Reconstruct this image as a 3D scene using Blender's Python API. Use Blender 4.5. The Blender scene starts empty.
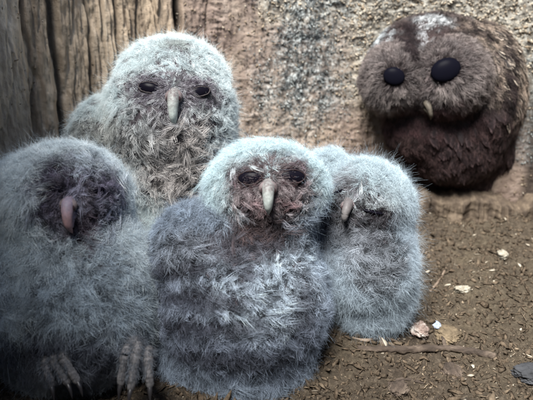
import bpy, bmesh, math, random
import numpy as np
from mathutils import Vector, Matrix

random.seed(7)
RNG = np.random.default_rng(11)
MM = 0.001
S = bpy.context.scene
COL = S.collection
R = math.radians

# ------------------------------------------------------------------ camera, world, sun, exposure
CAM_H = 0.335
PITCH = R(15)
FPX = 571.0                       # focal length in pixels of the 533 px wide photograph
cam_data = bpy.data.cameras.new('camera')
cam_data.sensor_width = 36
cam_data.lens = 36 * FPX / 533.0
cam_data.clip_start = 0.01
cam_data.clip_end = 100
cam_data.dof.use_dof = True
cam_data.dof.focus_distance = 0.60
cam_data.dof.aperture_fstop = 5.6
cam = bpy.data.objects.new('camera', cam_data)
cam.location = (0, 0, CAM_H)
cam.rotation_euler = (R(90) - PITCH, 0, 0)
COL.objects.link(cam)
S.camera = cam

SUN_EL, SUN_AZ = R(57), R(203)    # azimuth measured from +Y towards +X: the light comes from behind the camera, a little left
world = bpy.data.worlds.new('World'); S.world = world
world.use_nodes = True
wn = world.node_tree
bg = wn.nodes['Background']
sky = wn.nodes.new('ShaderNodeTexSky')
sky.sky_type = 'NISHITA'; sky.sun_disc = False
sky.sun_elevation = SUN_EL; sky.sun_rotation = SUN_AZ
wn.links.new(sky.outputs[0], bg.inputs[0])
bg.inputs[1].default_value = 0.07
sd = bpy.data.lights.new('sun', 'SUN')
sd.energy = 3.9; sd.angle = R(26); sd.color = (1.0, 0.975, 0.93)
sun = bpy.data.objects.new('sun', sd)
dirv = Vector((math.sin(SUN_AZ) * math.cos(SUN_EL), math.cos(SUN_AZ) * math.cos(SUN_EL), math.sin(SUN_EL)))
sun.rotation_euler = dirv.to_track_quat('Z', 'Y').to_euler()
sun.location = dirv * 3
COL.objects.link(sun)
S.view_settings.view_transform = 'Standard'
S.view_settings.look = 'None'
S.view_settings.gamma = 1
S.view_settings.exposure = 1.45
S.cycles.max_bounces = 6
S.cycles.diffuse_bounces = 4
S.cycles.glossy_bounces = 2
S.cycles.use_denoising = True
S.cycles_curves.shape = 'THICK'
S.cycles_curves.subdivisions = 2

# ------------------------------------------------------------------ helpers
AX = np.array([0, math.cos(PITCH), -math.sin(PITCH)])
UP = np.array([0, math.sin(PITCH), math.cos(PITCH)])
RT = np.array([1.0, 0, 0])
CAMP = np.array([0, 0, CAM_H])

def P(u, v, d):
    """place in the hollow of what the photograph shows at (u, v), d metres deep"""
    return CAMP + d * (AX + (u - 266.5) / FPX * RT - (v - 200) / FPX * UP)

def _hash(ix, iy, iz, seed):
    h = (ix.astype(np.int64) * 374761393 + iy.astype(np.int64) * 668265263 + iz.astype(np.int64) * 2147483647 + seed * 1274126177) & 0xFFFFFFFF
    h = ((h ^ (h >> 13)) * 1274126177) & 0xFFFFFFFF
    h = (h ^ (h >> 16)) & 0xFFFFFF
    return h / float(0xFFFFFF)

def noise(p, f=1.0, seed=0):
    """value noise in -1..1; p is (n,3), f a scalar or a 3-vector"""
    q = p * np.asarray(f, dtype=float)
    i = np.floor(q).astype(np.int64); w = q - i
    w = w * w * (3 - 2 * w)
    out = 0
    for a in (0, 1):
        for b in (0, 1):
            for c in (0, 1):
                g = (w[:, 0] if a else 1 - w[:, 0]) * (w[:, 1] if b else 1 - w[:, 1]) * (w[:, 2] if c else 1 - w[:, 2])
                out = out + g * _hash(i[:, 0] + a, i[:, 1] + b, i[:, 2] + c, seed)
    return out * 2 - 1

def fbm(p, f, oct=4, seed=0, gain=0.5):
    s = 0; a = 1.0; tot = 0; f = np.asarray(f, dtype=float)
    for k in range(oct):
        s = s + a * noise(p + 13.7 * k, f, seed + k); tot += a
        a *= gain; f = f * 2.03
    return s / tot

def sstep(a, b, x):
    t = np.clip((x - a) / (b - a), 0, 1)
    return t * t * (3 - 2 * t)

def norm(v):
    return v / np.maximum(np.linalg.norm(v, axis=-1, keepdims=True), 1e-9)

def tag(o, label=None, cat=None, group=None, kind=None):
    if label: o['label'] = label
    if cat: o['category'] = cat
    if group: o['group'] = group
    if kind: o['kind'] = kind
    return o

def link(name, data, parent=None):
    o = bpy.data.objects.new(name, data)
    COL.objects.link(o)
    if parent is not None:
        o.parent = parent
        o.matrix_parent_inverse = Matrix.Translation(parent.location).inverted()
    return o

def mesh_np(name, verts, quads, mat, parent=None, smooth=True, origin=None):
    me = bpy.data.meshes.new(name)
    verts = np.asarray(verts, dtype=np.float64)
    if origin is not None:
        verts = verts - np.asarray(origin)
    quads = np.asarray(quads, dtype=np.int32)
    n = quads.shape[1]
    me.vertices.add(len(verts)); me.vertices.foreach_set('co', verts.astype(np.float32).ravel())
    me.loops.add(quads.size); me.loops.foreach_set('vertex_index', quads.ravel())
    me.polygons.add(len(quads))
    me.polygons.foreach_set('loop_start', np.arange(0, quads.size, n, dtype=np.int32))
    me.update(calc_edges=True); me.validate()
    if smooth:
        me.polygons.foreach_set('use_smooth', np.ones(len(me.polygons), dtype=bool))
    me.materials.append(mat)
    o = bpy.data.objects.new(name, me)
    COL.objects.link(o)
    if origin is not None:
        o.location = tuple(origin)
    if parent is not None:
        o.parent = parent
        o.matrix_parent_inverse = Matrix.Translation(parent.location).inverted()
    return o

def attr_f(o, name, vals):
    a = o.data.attributes.new(name, 'FLOAT', 'POINT')
    a.data.foreach_set('value', np.asarray(vals, dtype=np.float32))

def grid_quads(nr, nc, wrap=False):
    r = np.arange(nr - 1)[:, None]; c = np.arange(nc if wrap else nc - 1)[None, :]
    c2 = (c + 1) % nc
    return np.stack([r * nc + c, r * nc + c2, (r + 1) * nc + c2, (r + 1) * nc + c], -1).reshape(-1, 4)

# ------------------------------------------------------------------ materials
class NT:
    def __init__(self, name):
        self.m = bpy.data.materials.new(name); self.m.use_nodes = True
        self.t = self.m.node_tree; self.b = self.t.nodes['Principled BSDF']
        self.b.inputs['Specular IOR Level'].default_value = 0.25
    def n(self, typ, **kw):
        x = self.t.nodes.new(typ)
        for k, v in kw.items(): setattr(x, k, v)
        return x
    def l(self, a, b): self.t.links.new(a, b)
    def coord(self):
        return self.n('ShaderNodeTexCoord').outputs['Object']
    def noise(self, scale, detail=5, rough=0.6, vec=None, stretch=None):
        x = self.n('ShaderNodeTexNoise'); x.inputs['Scale'].default_value = scale
        x.inputs['Detail'].default_value = detail; x.inputs['Roughness'].default_value = rough
        v = vec or self.coord()
        if stretch:
            mp = self.n('ShaderNodeMapping'); mp.inputs['Scale'].default_value = stretch
            self.l(v, mp.inputs[0]); v = mp.outputs[0]
        self.l(v, x.inputs['Vector'])
        return x.outputs['Fac']
    def ramp(self, fac, stops):
        x = self.n('ShaderNodeValToRGB'); e = x.color_ramp.elements
        while len(e) < len(stops): e.new(0.5)
        for i, (p, c) in enumerate(stops):
            e[i].position = p; e[i].color = (*c, 1) if len(c) == 3 else c
        self.l(fac, x.inputs[0]); return x.outputs[0]
    def mix(self, fac, a, b):
        x = self.n('ShaderNodeMix', data_type='RGBA')
        if isinstance(fac, float): x.inputs[0].default_value = fac
        else: self.l(fac, x.inputs[0])
        for i, c in ((6, a), (7, b)):
            if isinstance(c, tuple): x.inputs[i].default_value = (*c, 1)
            else: self.l(c, x.inputs[i])
        return x.outputs[2]
    def attr(self, name, out='Fac'):
        x = self.n('ShaderNodeAttribute'); x.attribute_name = name
        return x.outputs[out]
    def bump(self, fac, strength=0.5, dist=0.001):
        x = self.n('ShaderNodeBump'); x.inputs['Strength'].default_value = strength; x.inputs['Distance'].default_value = dist
        self.l(fac, x.inputs['Height']); self.l(x.outputs[0], self.b.inputs['Normal'])
    def col(self, c):
        if isinstance(c, tuple): self.b.inputs['Base Color'].default_value = (*c, 1)
        else: self.l(c, self.b.inputs['Base Color'])
        return self
    def rough(self, r): self.b.inputs['Roughness'].default_value = r; return self

def mat_wall():
    t = NT('hollow_wood')
    v = t.coord()
    g = t.noise(14, 8, 0.68, v, (1, 1, 0.12))
    base = t.ramp(g, [(0.30, (0.13, 0.095, 0.066)), (0.42, (0.32, 0.25, 0.18)), (0.52, (0.56, 0.45, 0.33)), (0.68, (0.74, 0.64, 0.50))])
    pn = t.noise(26, 8, 0.74, v, (1, 1, 0.35))
    pink = t.ramp(pn, [(0.32, (0.07, 0.045, 0.038)), (0.46, (0.155, 0.112, 0.097)), (0.58, (0.22, 0.165, 0.142)), (0.72, (0.36, 0.30, 0.26))])
    c = t.mix(t.attr('pink'), base, pink)
    cn = t.noise(95, 8, 0.76, v, (1, 1, 0.55))
    cream = t.ramp(cn, [(0.36, (0.085, 0.073, 0.058)), (0.47, (0.215, 0.198, 0.165)), (0.62, (0.43, 0.415, 0.365))])
    c = t.mix(t.attr('cream'), c, cream)
    ln = t.noise(210, 5, 0.7, v)
    lich = t.ramp(ln, [(0.40, (0.035, 0.04, 0.042)), (0.50, (0.18, 0.20, 0.20)), (0.60, (0.50, 0.55, 0.55))])
    c = t.mix(t.attr('lichen'), c, lich)
    c = t.mix(t.attr('painted_shade'), c, (0.025, 0.02, 0.017))  # shade painted into the wood colour: cracks and the low far-left wall
    t.col(c).rough(0.9)
    hs = t.n('ShaderNodeMath', operation='ADD')
    t.l(t.noise(420, 4, 0.7, v), hs.inputs[0]); t.l(t.noise(260, 6, 0.7, v, (1, 1, 0.09)), hs.inputs[1])
    t.bump(hs.outputs[0], 0.9, 0.0014)
    return t.m

def mat_floor():
    t = NT('nest_debris_ground')
    v = t.coord()
    a = t.ramp(t.noise(9, 6, 0.65, v), [(0.35, (0.036, 0.028, 0.021)), (0.52, (0.075, 0.059, 0.043)), (0.68, (0.14, 0.11, 0.07))])
    b = t.ramp(t.noise(190, 6, 0.75, v), [(0.34, (0.018, 0.013, 0.010)), (0.5, (0.075, 0.056, 0.04)), (0.66, (0.25, 0.20, 0.15))])
    c = t.mix(0.5, a, b)
    c = t.mix(t.ramp(t.noise(5, 6, 0.7, v), [(0.42, (0, 0, 0)), (0.62, (0.5, 0.5, 0.5))]), c, t.ramp(t.noise(120, 6, 0.8, v), [(0.35, (0.03, 0.024, 0.017)), (0.65, (0.20, 0.165, 0.11))]))
    t.col(c).rough(0.9)
    t.bump(t.noise(420, 6, 0.8, v), 1.0, 0.0028)
    return t.m

def mat_noise(name, stops, scale=60, rough=0.8, stretch=None, bscale=300, bstr=0.5, spec=0.25):
    t = NT(name)
    t.col(t.ramp(t.noise(scale, 5, 0.65, None, stretch), stops)).rough(rough)
    t.bump(t.noise(bscale, 4, 0.6), bstr, 0.0008)
    t.b.inputs['Specular IOR Level'].default_value = spec
    return t.m

def mat_strand(name, rough=0.7, spec=0.12):
    t = NT(name)
    t.l(t.attr('tint', 'Color'), t.b.inputs['Base Color'])
    t.rough(rough); t.b.inputs['Specular IOR Level'].default_value = spec
    return t.m

def mat_plain(name, c, rough=0.5, spec=0.5, coat=0.0):
    t = NT(name); t.col(c).rough(rough); t.b.inputs['Specular IOR Level'].default_value = spec
    t.b.inputs['Coat Weight'].default_value = coat
    return t.m

def mat_chips():
    t = NT('litter_chips')
    t.b.inputs['Specular IOR Level'].default_value = 0.03
    c = t.ramp(t.attr('tone'), [(0.0, (0.022, 0.017, 0.013)), (0.35, (0.075, 0.055, 0.039)), (0.6, (0.16, 0.125, 0.088)), (0.85, (0.33, 0.265, 0.19)), (0.97, (0.52, 0.47, 0.38))])
    t.col(t.mix(0.25, c, t.ramp(t.noise(400, 3), [(0.3, (0.03, 0.02, 0.015)), (0.7, (0.35, 0.28, 0.2))]))).rough(0.85)
    return t.m

def mat_lichen():
    t = NT('lichen_flakes')
    t.b.inputs['Specular IOR Level'].default_value = 0.02
    t.col(t.ramp(t.attr('tone'), [(0.0, (0.03, 0.034, 0.036)), (0.45, (0.13, 0.15, 0.15)), (0.75, (0.36, 0.40, 0.39)), (1.0, (0.66, 0.69, 0.66))])).rough(0.9)
    return t.m

M_WALL, M_FLOOR, M_CHIPS, M_LICH = mat_wall(), mat_floor(), mat_chips(), mat_lichen()
M_DOWN = mat_strand('owl_down')
M_FEATH = mat_strand('owl_feather', 0.6, 0.2)
M_SKIN = mat_noise('owlet_skin', [(0.3, (0.035, 0.03, 0.035)), (0.7, (0.07, 0.06, 0.068))], 80, 0.9)
M_SKIN_DARK = mat_noise('adult_owl_skin', [(0.3, (0.018, 0.012, 0.012)), (0.7, (0.04, 0.027, 0.026))], 80, 0.9)
M_EYE = mat_plain('owl_eye', (0.005, 0.0045, 0.008), 0.25, 0.03, 0.0)
M_EYE_ADULT = mat_plain('adult_owl_eye', (0.0045, 0.0045, 0.008), 0.3, 0.012, 0.0)
M_LID = mat_noise('owl_eyelid', [(0.3, (0.014, 0.009, 0.010)), (0.7, (0.036, 0.021, 0.022))], 500, 0.6)
M_LIDPALE = mat_noise('owl_pale_eyelid', [(0.3, (0.018, 0.014, 0.015)), (0.7, (0.045, 0.036, 0.037))], 500, 0.6)
def mat_beak(name, pale, tint):
    t = NT(name)
    k = t.n('ShaderNodeMath', operation='ADD'); t.l(t.attr('along'), k.inputs[0])
    m = t.n('ShaderNodeMath', operation='MULTIPLY'); t.l(t.noise(260, 4), m.inputs[0]); m.inputs[1].default_value = 0.35
    t.l(m.outputs[0], k.inputs[1])
    c = t.ramp(k.outputs[0], [(0.30, tint), (0.55, tuple(0.5 * (a + b) for a, b in zip(pale, tint))), (0.75, pale), (1.1 if False else 1.0, tuple(1.15 * a for a in pale))])
    t.col(t.mix(0.35, c, t.ramp(t.noise(420, 4), [(0.35, (0.10, 0.09, 0.09)), (0.65, pale)]))).rough(0.5)
    t.bump(t.noise(600, 3), 0.35, 0.0006)
    return t.m
M_BEAK = mat_beak('owl_beak', (0.40, 0.45, 0.43), (0.115, 0.095, 0.097))
M_BEAK_LILAC = mat_beak('owl_lilac_beak', (0.30, 0.19, 0.20), (0.17, 0.155, 0.215))
M_BEAK_DUSTY = mat_beak('owl_dusty_beak', (0.17, 0.16, 0.16), (0.09, 0.08, 0.082))
M_CERE = mat_noise('owl_cere', [(0.3, (0.08, 0.063, 0.065)), (0.7, (0.19, 0.155, 0.157))], 200, 0.6)
M_NOSTRIL = mat_plain('owl_nostril', (0.03, 0.015, 0.018), 0.7, 0.2)
M_GAPE = mat_noise('owl_gape', [(0.3, (0.13, 0.05, 0.06)), (0.7, (0.26, 0.12, 0.13))], 300, 0.55)
M_FOOT = mat_noise('owl_foot', [(0.3, (0.06, 0.058, 0.06)), (0.7, (0.24, 0.235, 0.24))], 330, 0.85, None, 650, 1.0)
M_CLAW = mat_plain('owl_claw', (0.035, 0.033, 0.036), 0.35, 0.5)

# ------------------------------------------------------------------ the hollow: wall and ground
CX, CY = 0.06, 0.42
TH = np.array([-90, -45, -5, 20, 45, 70, 90, 110, 130, 150, 175, 200, 230, 270], float)
RR = np.array([0.62, 0.58, 0.50, 0.53, 0.56, 0.50, 0.455, 0.455, 0.47, 0.425, 0.38, 0.38, 0.46, 0.62])
def wall_r(thd):
    t = ((thd + 90) % 360) - 90
    i = np.clip(np.searchsorted(TH, t, side='right') - 1, 0, len(TH) - 2)
    w = (t - TH[i]) / (TH[i + 1] - TH[i])
    m = np.gradient(RR, TH); m[0] = m[-1] = 0
    h = TH[i + 1] - TH[i]
    return ((2 * w**3 - 3 * w**2 + 1) * RR[i] + (w**3 - 2 * w**2 + w) * h * m[i] + (-2 * w**3 + 3 * w**2) * RR[i + 1] + (w**3 - w**2) * h * m[i + 1])

def ground_z(x, y):
    z = 0.16 * np.clip(y - 0.5, 0, 1) + 0.05 * np.clip(x - 0.05, 0, 1) * np.clip((y - 0.5) * 5, 0, 1)
    z = z + 0.018 * sstep(0.765, 0.865, y + 0.012 * np.sin(x * 37) + 0.008 * np.sin(x * 91)) * sstep(0.06, 0.16, x)
    z = z + 0.010 * np.exp(-((x + 0.14) ** 2 + (y - 0.47) ** 2) / 0.006)
    return z

tree = bpy.data.objects.new('hollow_tree', None)
tree.location = (CX, CY, 0); COL.objects.link(tree)
tag(tree, 'rough brown wooden inside of a hollow tree behind the owls', 'tree hollow')

def build_wall():
    fine = np.linspace(38, 172, 850)
    coarse = np.concatenate([np.linspace(172, 398, 150)[1:-1]])
    th = np.concatenate([fine, coarse]) % 360
    order = np.argsort(((th - 38) % 360)); th = th[order]
    zs = np.concatenate([np.linspace(-0.05, 0.03, 10)[:-1], np.linspace(0.03, 0.50, 410), np.linspace(0.50, 0.70, 16)[1:]])
    T, Z = np.meshgrid(th, zs)
    T = T.ravel(); Z = Z.ravel()
    r0 = wall_r(T)
    c, s = np.cos(np.radians(T)), np.sin(np.radians(T))
    base = np.stack([CX + r0 * c, CY + r0 * s, Z], 1)
    x = base[:, 0]
    arc = np.stack([np.radians(T) * 0.46, Z, np.zeros_like(Z)], 1)        # unrolled wall
    a = arc[:, 0]
    aw = a + 0.006 * fbm(arc, (9, 5, 1), 3, 5)                           # wavering grain
    warp = np.stack([aw, Z, np.zeros_like(Z)], 1)
    left = sstep(-0.10, -0.16, x)
    grain = fbm(warp, (70, 5, 1), 4, 21, 0.6)
    deep = fbm(warp, (22, 2.2, 1), 3, 31)
    rid = 1 - np.abs(fbm(warp, (55, 9, 1), 3, 77)) * 3
    lich = sstep(-0.05, 0.05, x + 0.05 * fbm(arc, 18, 4, 9)) * sstep(0.165, 0.08, x + 0.05 * fbm(arc, 18, 4, 10) + (Z - 0.3) * 0.12) * sstep(0.15, 0.24, Z + 0.05 * fbm(arc, 12, 3, 12))
    lich2 = 0.9 * sstep(0.345, 0.385, x + 0.03 * fbm(arc, 14, 3, 15)) * sstep(0.13, 0.18, Z + 0.03 * fbm(arc, 22, 2, 13)) * sstep(0.36, 0.30, Z) * 0.8
    lich = np.clip(lich + lich2, 0, 1) * np.clip(0.72 + 0.9 * fbm(arc, 60, 4, 20, 0.65), 0, 1)
    cream = sstep(0.07, 0.16, x + 0.05 * fbm(arc, 18, 4, 17)) * sstep(0.19, 0.34, Z + 0.07 * fbm(arc, 18, 3, 18))
    ctop = sstep(0.36, 0.40, Z + 0.03 * fbm(arc, 18, 3, 19)) * sstep(-0.02, 0.0, x) * 0.7
    cream = np.clip(cream + ctop, 0, 1)
    pink = sstep(-0.16, -0.10, x) * (1 - cream) * (0.75 + 0.25 * fbm(arc, 20, 2, 41))
    bumps = fbm(arc, 55, 4, 51, 0.62)
    crink = 1 - np.abs(fbm(warp + 0.004 * np.stack([noise(arc, 60, 3), noise(arc, 60, 4), 0 * a], 1), (70, 95, 1), 3, 61)) * 3.2
    disp = left * (0.009 * grain + 0.0015 * deep + 0.004 * fbm(warp, (240, 12, 1), 3, 39, .6) - 0.004 * np.clip(rid, 0, 1) ** 3 + 0.005 * fbm(warp, (150, 40, 1), 4, 33, 0.68))
    streak = fbm(warp, (34, 7, 1), 4, 37, 0.6)
    disp += (1 - left) * (0.0030 * bumps + 0.0009 * np.clip(crink, -1, 1) + 0.006 * deep + 0.0075 * streak + 0.0018 * fbm(warp, (130, 22, 1), 4, 43, .65))
    disp += cream * (0.0022 * fbm(arc, (150, 90, 1), 3, 71) + 0.001 * np.clip(crink, 0, 1))
    disp += lich * 0.0026 * fbm(arc, 170, 3, 81)
    crack = np.zeros_like(a)
    def cr(x0, w, depth, z0, z1, wob=0.006):
        nonlocal_disp = x - (x0 + wob * fbm(arc, (2, 14, 1), 3, int(abs(x0) * 991)))
        return depth * np.exp(-(nonlocal_disp / w) ** 2) * sstep(z0, z0 + 0.03, Z) * sstep(z1 + 0.03, z1, Z)
    for k in ((-0.125, 0.0035, 0.03, 0.345, 0.8), (-0.085, 0.0012, 0.003, 0.3, 0.5), (0.075, 0.0012, 0.003, 0.1, 0.22), (-0.268, 0.003, 0.014, 0.14, 0.8), (-0.235, 0.002, 0.008, 0.2, 0.6), (-0.31, 0.006, 0.022, 0.0, 0.8), (-0.203, 0.0018, 0.007, 0.25, 0.8), (-0.175, 0.0015, 0.005, 0.28, 0.5), (-0.155, 0.0012, 0.006, 0.2, 0.42), (-0.218, 0.0012, 0.006, 0.15, 0.4), (-0.25, 0.001, 0.005, 0.2, 0.8), (-0.19, 0.001, 0.006, 0.2, 0.36), (-0.285, 0.0013, 0.007, 0.1, 0.8), (0.405, 0.012, 0.02, 0.0, 0.8)):
        crack += cr(*k)
    # an overhanging rib of old wood down the left side, nearer the camera
    rib = 0.030 * np.exp(-((T - 168 - 3.0 * (Z - 0.2) / 0.2 + 1.5 * noise(arc, (0.5, 9, 1), 8)) / 3.2) ** 2)
    rr = r0 - disp - rib + crack
    # the wall leans in a little towards the top
    rr = rr - 0.05 * np.clip(Z - 0.4, 0, 1)
    # pits under the adult owl's perch
    verts = np.stack([CX + rr * c, CY + rr * s, Z], 1)
    o = mesh_np('inner_wall', verts, grid_quads(len(zs), len(th), True), M_WALL, tree, origin=(CX, CY, 0))
    painted_shade = np.clip(crack / 0.012, 0, 1) * 0.8  # shade inside the cracks, put into the colour
    dk = sstep(0.55, 0.05, Z + 0.1 * fbm(arc, (8, 3, 1), 3, 91)) * sstep(-0.24, -0.33, x) * 0.75  # low far-left wall coloured darker to stand in for shade
    painted_shade = np.clip(np.maximum(painted_shade, dk), 0, 1)
    attr_f(o, 'pink', pink); attr_f(o, 'cream', cream); attr_f(o, 'lichen', lich * 0.9); attr_f(o, 'painted_shade', painted_shade)
    return verts, lich, cream, T, Z
WV, WL, WC, WT, WZ = build_wall()

def chips_mesh(name, pos, nrm, size, tone, mat, parent=None, flat=0.3, aspect=(1.0, 2.6), tilt=0.5):
    """angular crumbs and flakes, each a tapered slab of 6 corners"""
    n = len(pos)
    z = norm(nrm + tilt * RNG.normal(size=(n, 3)))
    a = norm(np.cross(z, RNG.normal(size=(n, 3)))); b = np.cross(z, a)
    L = size * RNG.uniform(*aspect, n); W = size * RNG.uniform(0.6, 1.1, n); H = size * flat * RNG.uniform(0.5, 1.6, n)
    corners = np.array([(-1, 0, 0), (-.2, 1, .2), (1, .35, -.1), (.7, -.8, .1), (-.5, -.9, 0), (0.1, 0, 1), (0, .1, -1)], float)
    faces = np.array([(0, 5, 1), (1, 5, 2), (2, 5, 3), (3, 5, 4), (4, 5, 0), (1, 6, 0), (2, 6, 1), (3, 6, 2), (4, 6, 3), (0, 6, 4)])
    cc = corners[None] + RNG.normal(scale=0.16, size=(n, 7, 3))
    V = pos[:, None] + cc[..., 0:1] * (a * L[:, None] * .5)[:, None] + cc[..., 1:2] * (b * W[:, None] * .5)[:, None] + cc[..., 2:3] * (z * H[:, None] * .5)[:, None]
    F = faces[None] + (np.arange(n) * 7)[:, None, None]
    o = mesh_np(name, V.reshape(-1, 3), F.reshape(-1, 3)[:, ::-1], mat, parent, smooth=False)
    attr_f(o, 'tone', np.repeat(tone, 7))
    tag(o, kind='stuff')
    return o

def build_lichen():
    c = np.array([CX, CY, 0])
    vis = (WT > 40) & (WT < 168) & (WZ > 0.03) & (WZ < 0.5)
    w = np.where(vis, np.clip(WL, 0, 1), 0)
    idx = RNG.choice(len(w), 8000, p=w / w.sum())
    p = WV[idx] + RNG.normal(scale=0.0012, size=(8000, 3))
    nr = c - p; nr[:, 2] = 0
    chips_mesh('lichen', p, norm(nr), RNG.uniform(0.0009, 0.0026, len(p)), np.clip(RNG.normal(0.45, 0.25, len(p)), 0, 1), M_LICH, tree, 0.35, (1, 2.2), 0.7)
    w = np.where(vis, np.clip(WC * (1 - WL), 0, 1), 0)
    idx = RNG.choice(len(w), 9000, p=w / w.sum())
    p = WV[idx] + RNG.normal(scale=0.0008, size=(9000, 3))
    nr = c - p; nr[:, 2] = 0
    o = chips_mesh('bark_flakes', p, norm(nr), RNG.uniform(0.0015, 0.0042, len(p)), np.clip(RNG.normal(0.93, 0.12, len(p)), 0.4, 1), M_CHIPS, tree, 0.22, (1, 2.4), 0.45)
    w = np.where(vis & (WZ < 0.45), np.clip(1 - WC - WL, 0, 1) * (0.08 + 0.92 * (WV[:, 0] > -0.13)), 0)
    idx = RNG.choice(len(w), 6000, p=w / w.sum())
    p = WV[idx] + RNG.normal(scale=0.0008, size=(6000, 3))
    nr = c - p; nr[:, 2] = 0
    chips_mesh('wood_crumbs', p, norm(nr), RNG.uniform(0.001, 0.003, len(p)), np.clip(RNG.normal(0.72, 0.16, len(p)), 0, 1), M_CHIPS, tree, 0.3, (1, 3), 0.5)
build_lichen()

# bank of fibrous wood under the adult owl
def build_ledge():
    nu, nv = 330, 170
    u = np.linspace(0, 1, nu); v = np.linspace(0, 1, nv)
    U, V = np.meshgrid(u, v); U = U.ravel(); V = V.ravel()
    x = 0.115 + 0.40 * U
    # profile from the ground, up the front, over the top to the back
    zt = 0.120 + 0.012 * np.sin(U * 7.0) + 0.012 * fbm(np.stack([U, V, 0 * U], 1), (6, 1, 1), 2, 5)
    q = np.stack([U * 0.3, V * 0.25, 0 * U], 1)
    top = sstep(0.62, 0.80, V); zt = zt + 0.012 * fbm(q, (45, 0.1, 1), 3, 117)
    z = np.where(V < 0.7, (V / 0.7) * zt, zt) + 0.008 * sstep(0.6, 0.8, V)
    y = 0.822 - 0.03 * np.sin(V * math.pi * .5) * 0 - 0.03 * (1 - V / 0.7).clip(0, 1) ** 1.6 + 0.012 + 0.17 * np.clip((V - 0.66) / 0.34, 0, 1)
    y = y + 0.05 * (2 * U - 1) ** 2 * 0.4
    f = fbm(q, (150, 9, 1), 4, 101, 0.6)
    d = 0.010 * f + 0.005 * fbm(q, (320, 14, 1), 3, 119, .6) + 0.012 * fbm(q, (28, 8, 1), 3, 111) + 0.004 * fbm(q, (90, 70, 1), 3, 113)
    y = y - d * (1 - top) ; z = z + d * top * 0.7
    edge = np.minimum(U, 1 - U)
    y = y + 0.11 * sstep(0.38, 0.0, U) - 0.02 * sstep(0.5, 1.0, U)
    verts = np.stack([x, y, z - 0.004], 1)
    o = mesh_np('ledge', verts, grid_quads(nv, nu)[:, ::-1], mat_noise('fibrous_wood', [(0.3, (0.035, 0.026, 0.02)), (0.5, (0.085, 0.064, 0.046)), (0.72, (0.20, 0.155, 0.11))], 60, 0.88, (1, 1, 0.16), 300, 0.8), tree)
    return o
build_ledge()

def build_ground():
    xs = np.concatenate([np.linspace(-0.5, -0.32, 12)[:-1], np.linspace(-0.32, 0.50, 640), np.linspace(0.5, 0.7, 12)[1:]])
    ys = np.concatenate([np.linspace(-0.35, 0.42, 30)[:-1], np.linspace(0.42, 0.96, 430), np.linspace(0.96, 1.1, 8)[1:]])
    X, Y = np.meshgrid(xs, ys); X = X.ravel(); Y = Y.ravel()
    q = np.stack([X, Y, 0 * X], 1)
    z = ground_z(X, Y) + 0.011 * fbm(q, 12, 3, 201) + 0.007 * fbm(q, 45, 3, 211) + 0.006 * np.abs(fbm(q, 110, 3, 221, 0.65))
    o = mesh_np('ground', np.stack([X, Y, z], 1), grid_quads(len(ys), len(xs)), M_FLOOR, None)
    tag(o, 'brown crumbly floor of rotten wood inside the hollow', None, None, 'structure')
    return X, Y, z
GX, GY, GZ = build_ground()

def ground_at(x, y):
    q = np.array([[x, y, 0.0]])
    return float(ground_z(np.array([x]), np.array([y]))[0] + 0.011 * fbm(q, 12, 3, 201)[0] + 0.007 * fbm(q, 45, 3, 211)[0] + 0.006 * abs(fbm(q, 110, 3, 221, 0.65)[0]))

def build_litter():
    n = 75000
    x = RNG.uniform(-0.30, 0.47, n); y = 0.43 + 0.5 * RNG.random(n) ** 1.2
    q = np.stack([x, y, 0 * x], 1)
    z = ground_z(x, y) + 0.011 * fbm(q, 12, 3, 201) + 0.007 * fbm(q, 45, 3, 211) + 0.006 * np.abs(fbm(q, 110, 3, 221, 0.65))
    sz = 0.0007 + 0.0075 * RNG.random(n) ** 11
    p = np.stack([x, y, z + sz * 0.12], 1)
    patch = fbm(q, 25, 3, 231)
    tone = np.clip(0.34 + 0.35 * patch + RNG.normal(0, 0.27, n), 0, 0.93)
    tone = np.where(sz > 0.003, tone * 0.55, tone)
    tone = np.where((RNG.random(n) < 0.02) & (x > 0.1), 1.0, tone)
    chips_mesh('debris', p, np.tile([[0, 0, 1.0]], (n, 1)), sz, tone, M_CHIPS, None, 0.4, (1, 2.6), 1.0)
    bpy.data.objects['debris']['label'] = 'crumbs of wood and bark scattered on the hollow floor'
    # thin splinters and fibres
    n = 2600
    x = RNG.uniform(-0.28, 0.46, n); y = 0.43 + 0.45 * RNG.random(n) ** 1.3
    q = np.stack([x, y, 0 * x], 1)
    z = ground_z(x, y) + 0.011 * fbm(q, 12, 3, 201) + 0.007 * fbm(q, 45, 3, 211) + 0.004
    chips_mesh('splinters', np.stack([x, y, z], 1), np.tile([[0, 0, 1.0]], (n, 1)), RNG.uniform(0.0005, 0.0013, n), np.clip(RNG.normal(0.38, 0.25, n), 0, 1), M_CHIPS, None, 0.6, (4, 14), 0.35)
    bpy.data.objects['splinters']['label'] = 'thin wood splinters strewn over the hollow floor'
build_litter()

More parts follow.
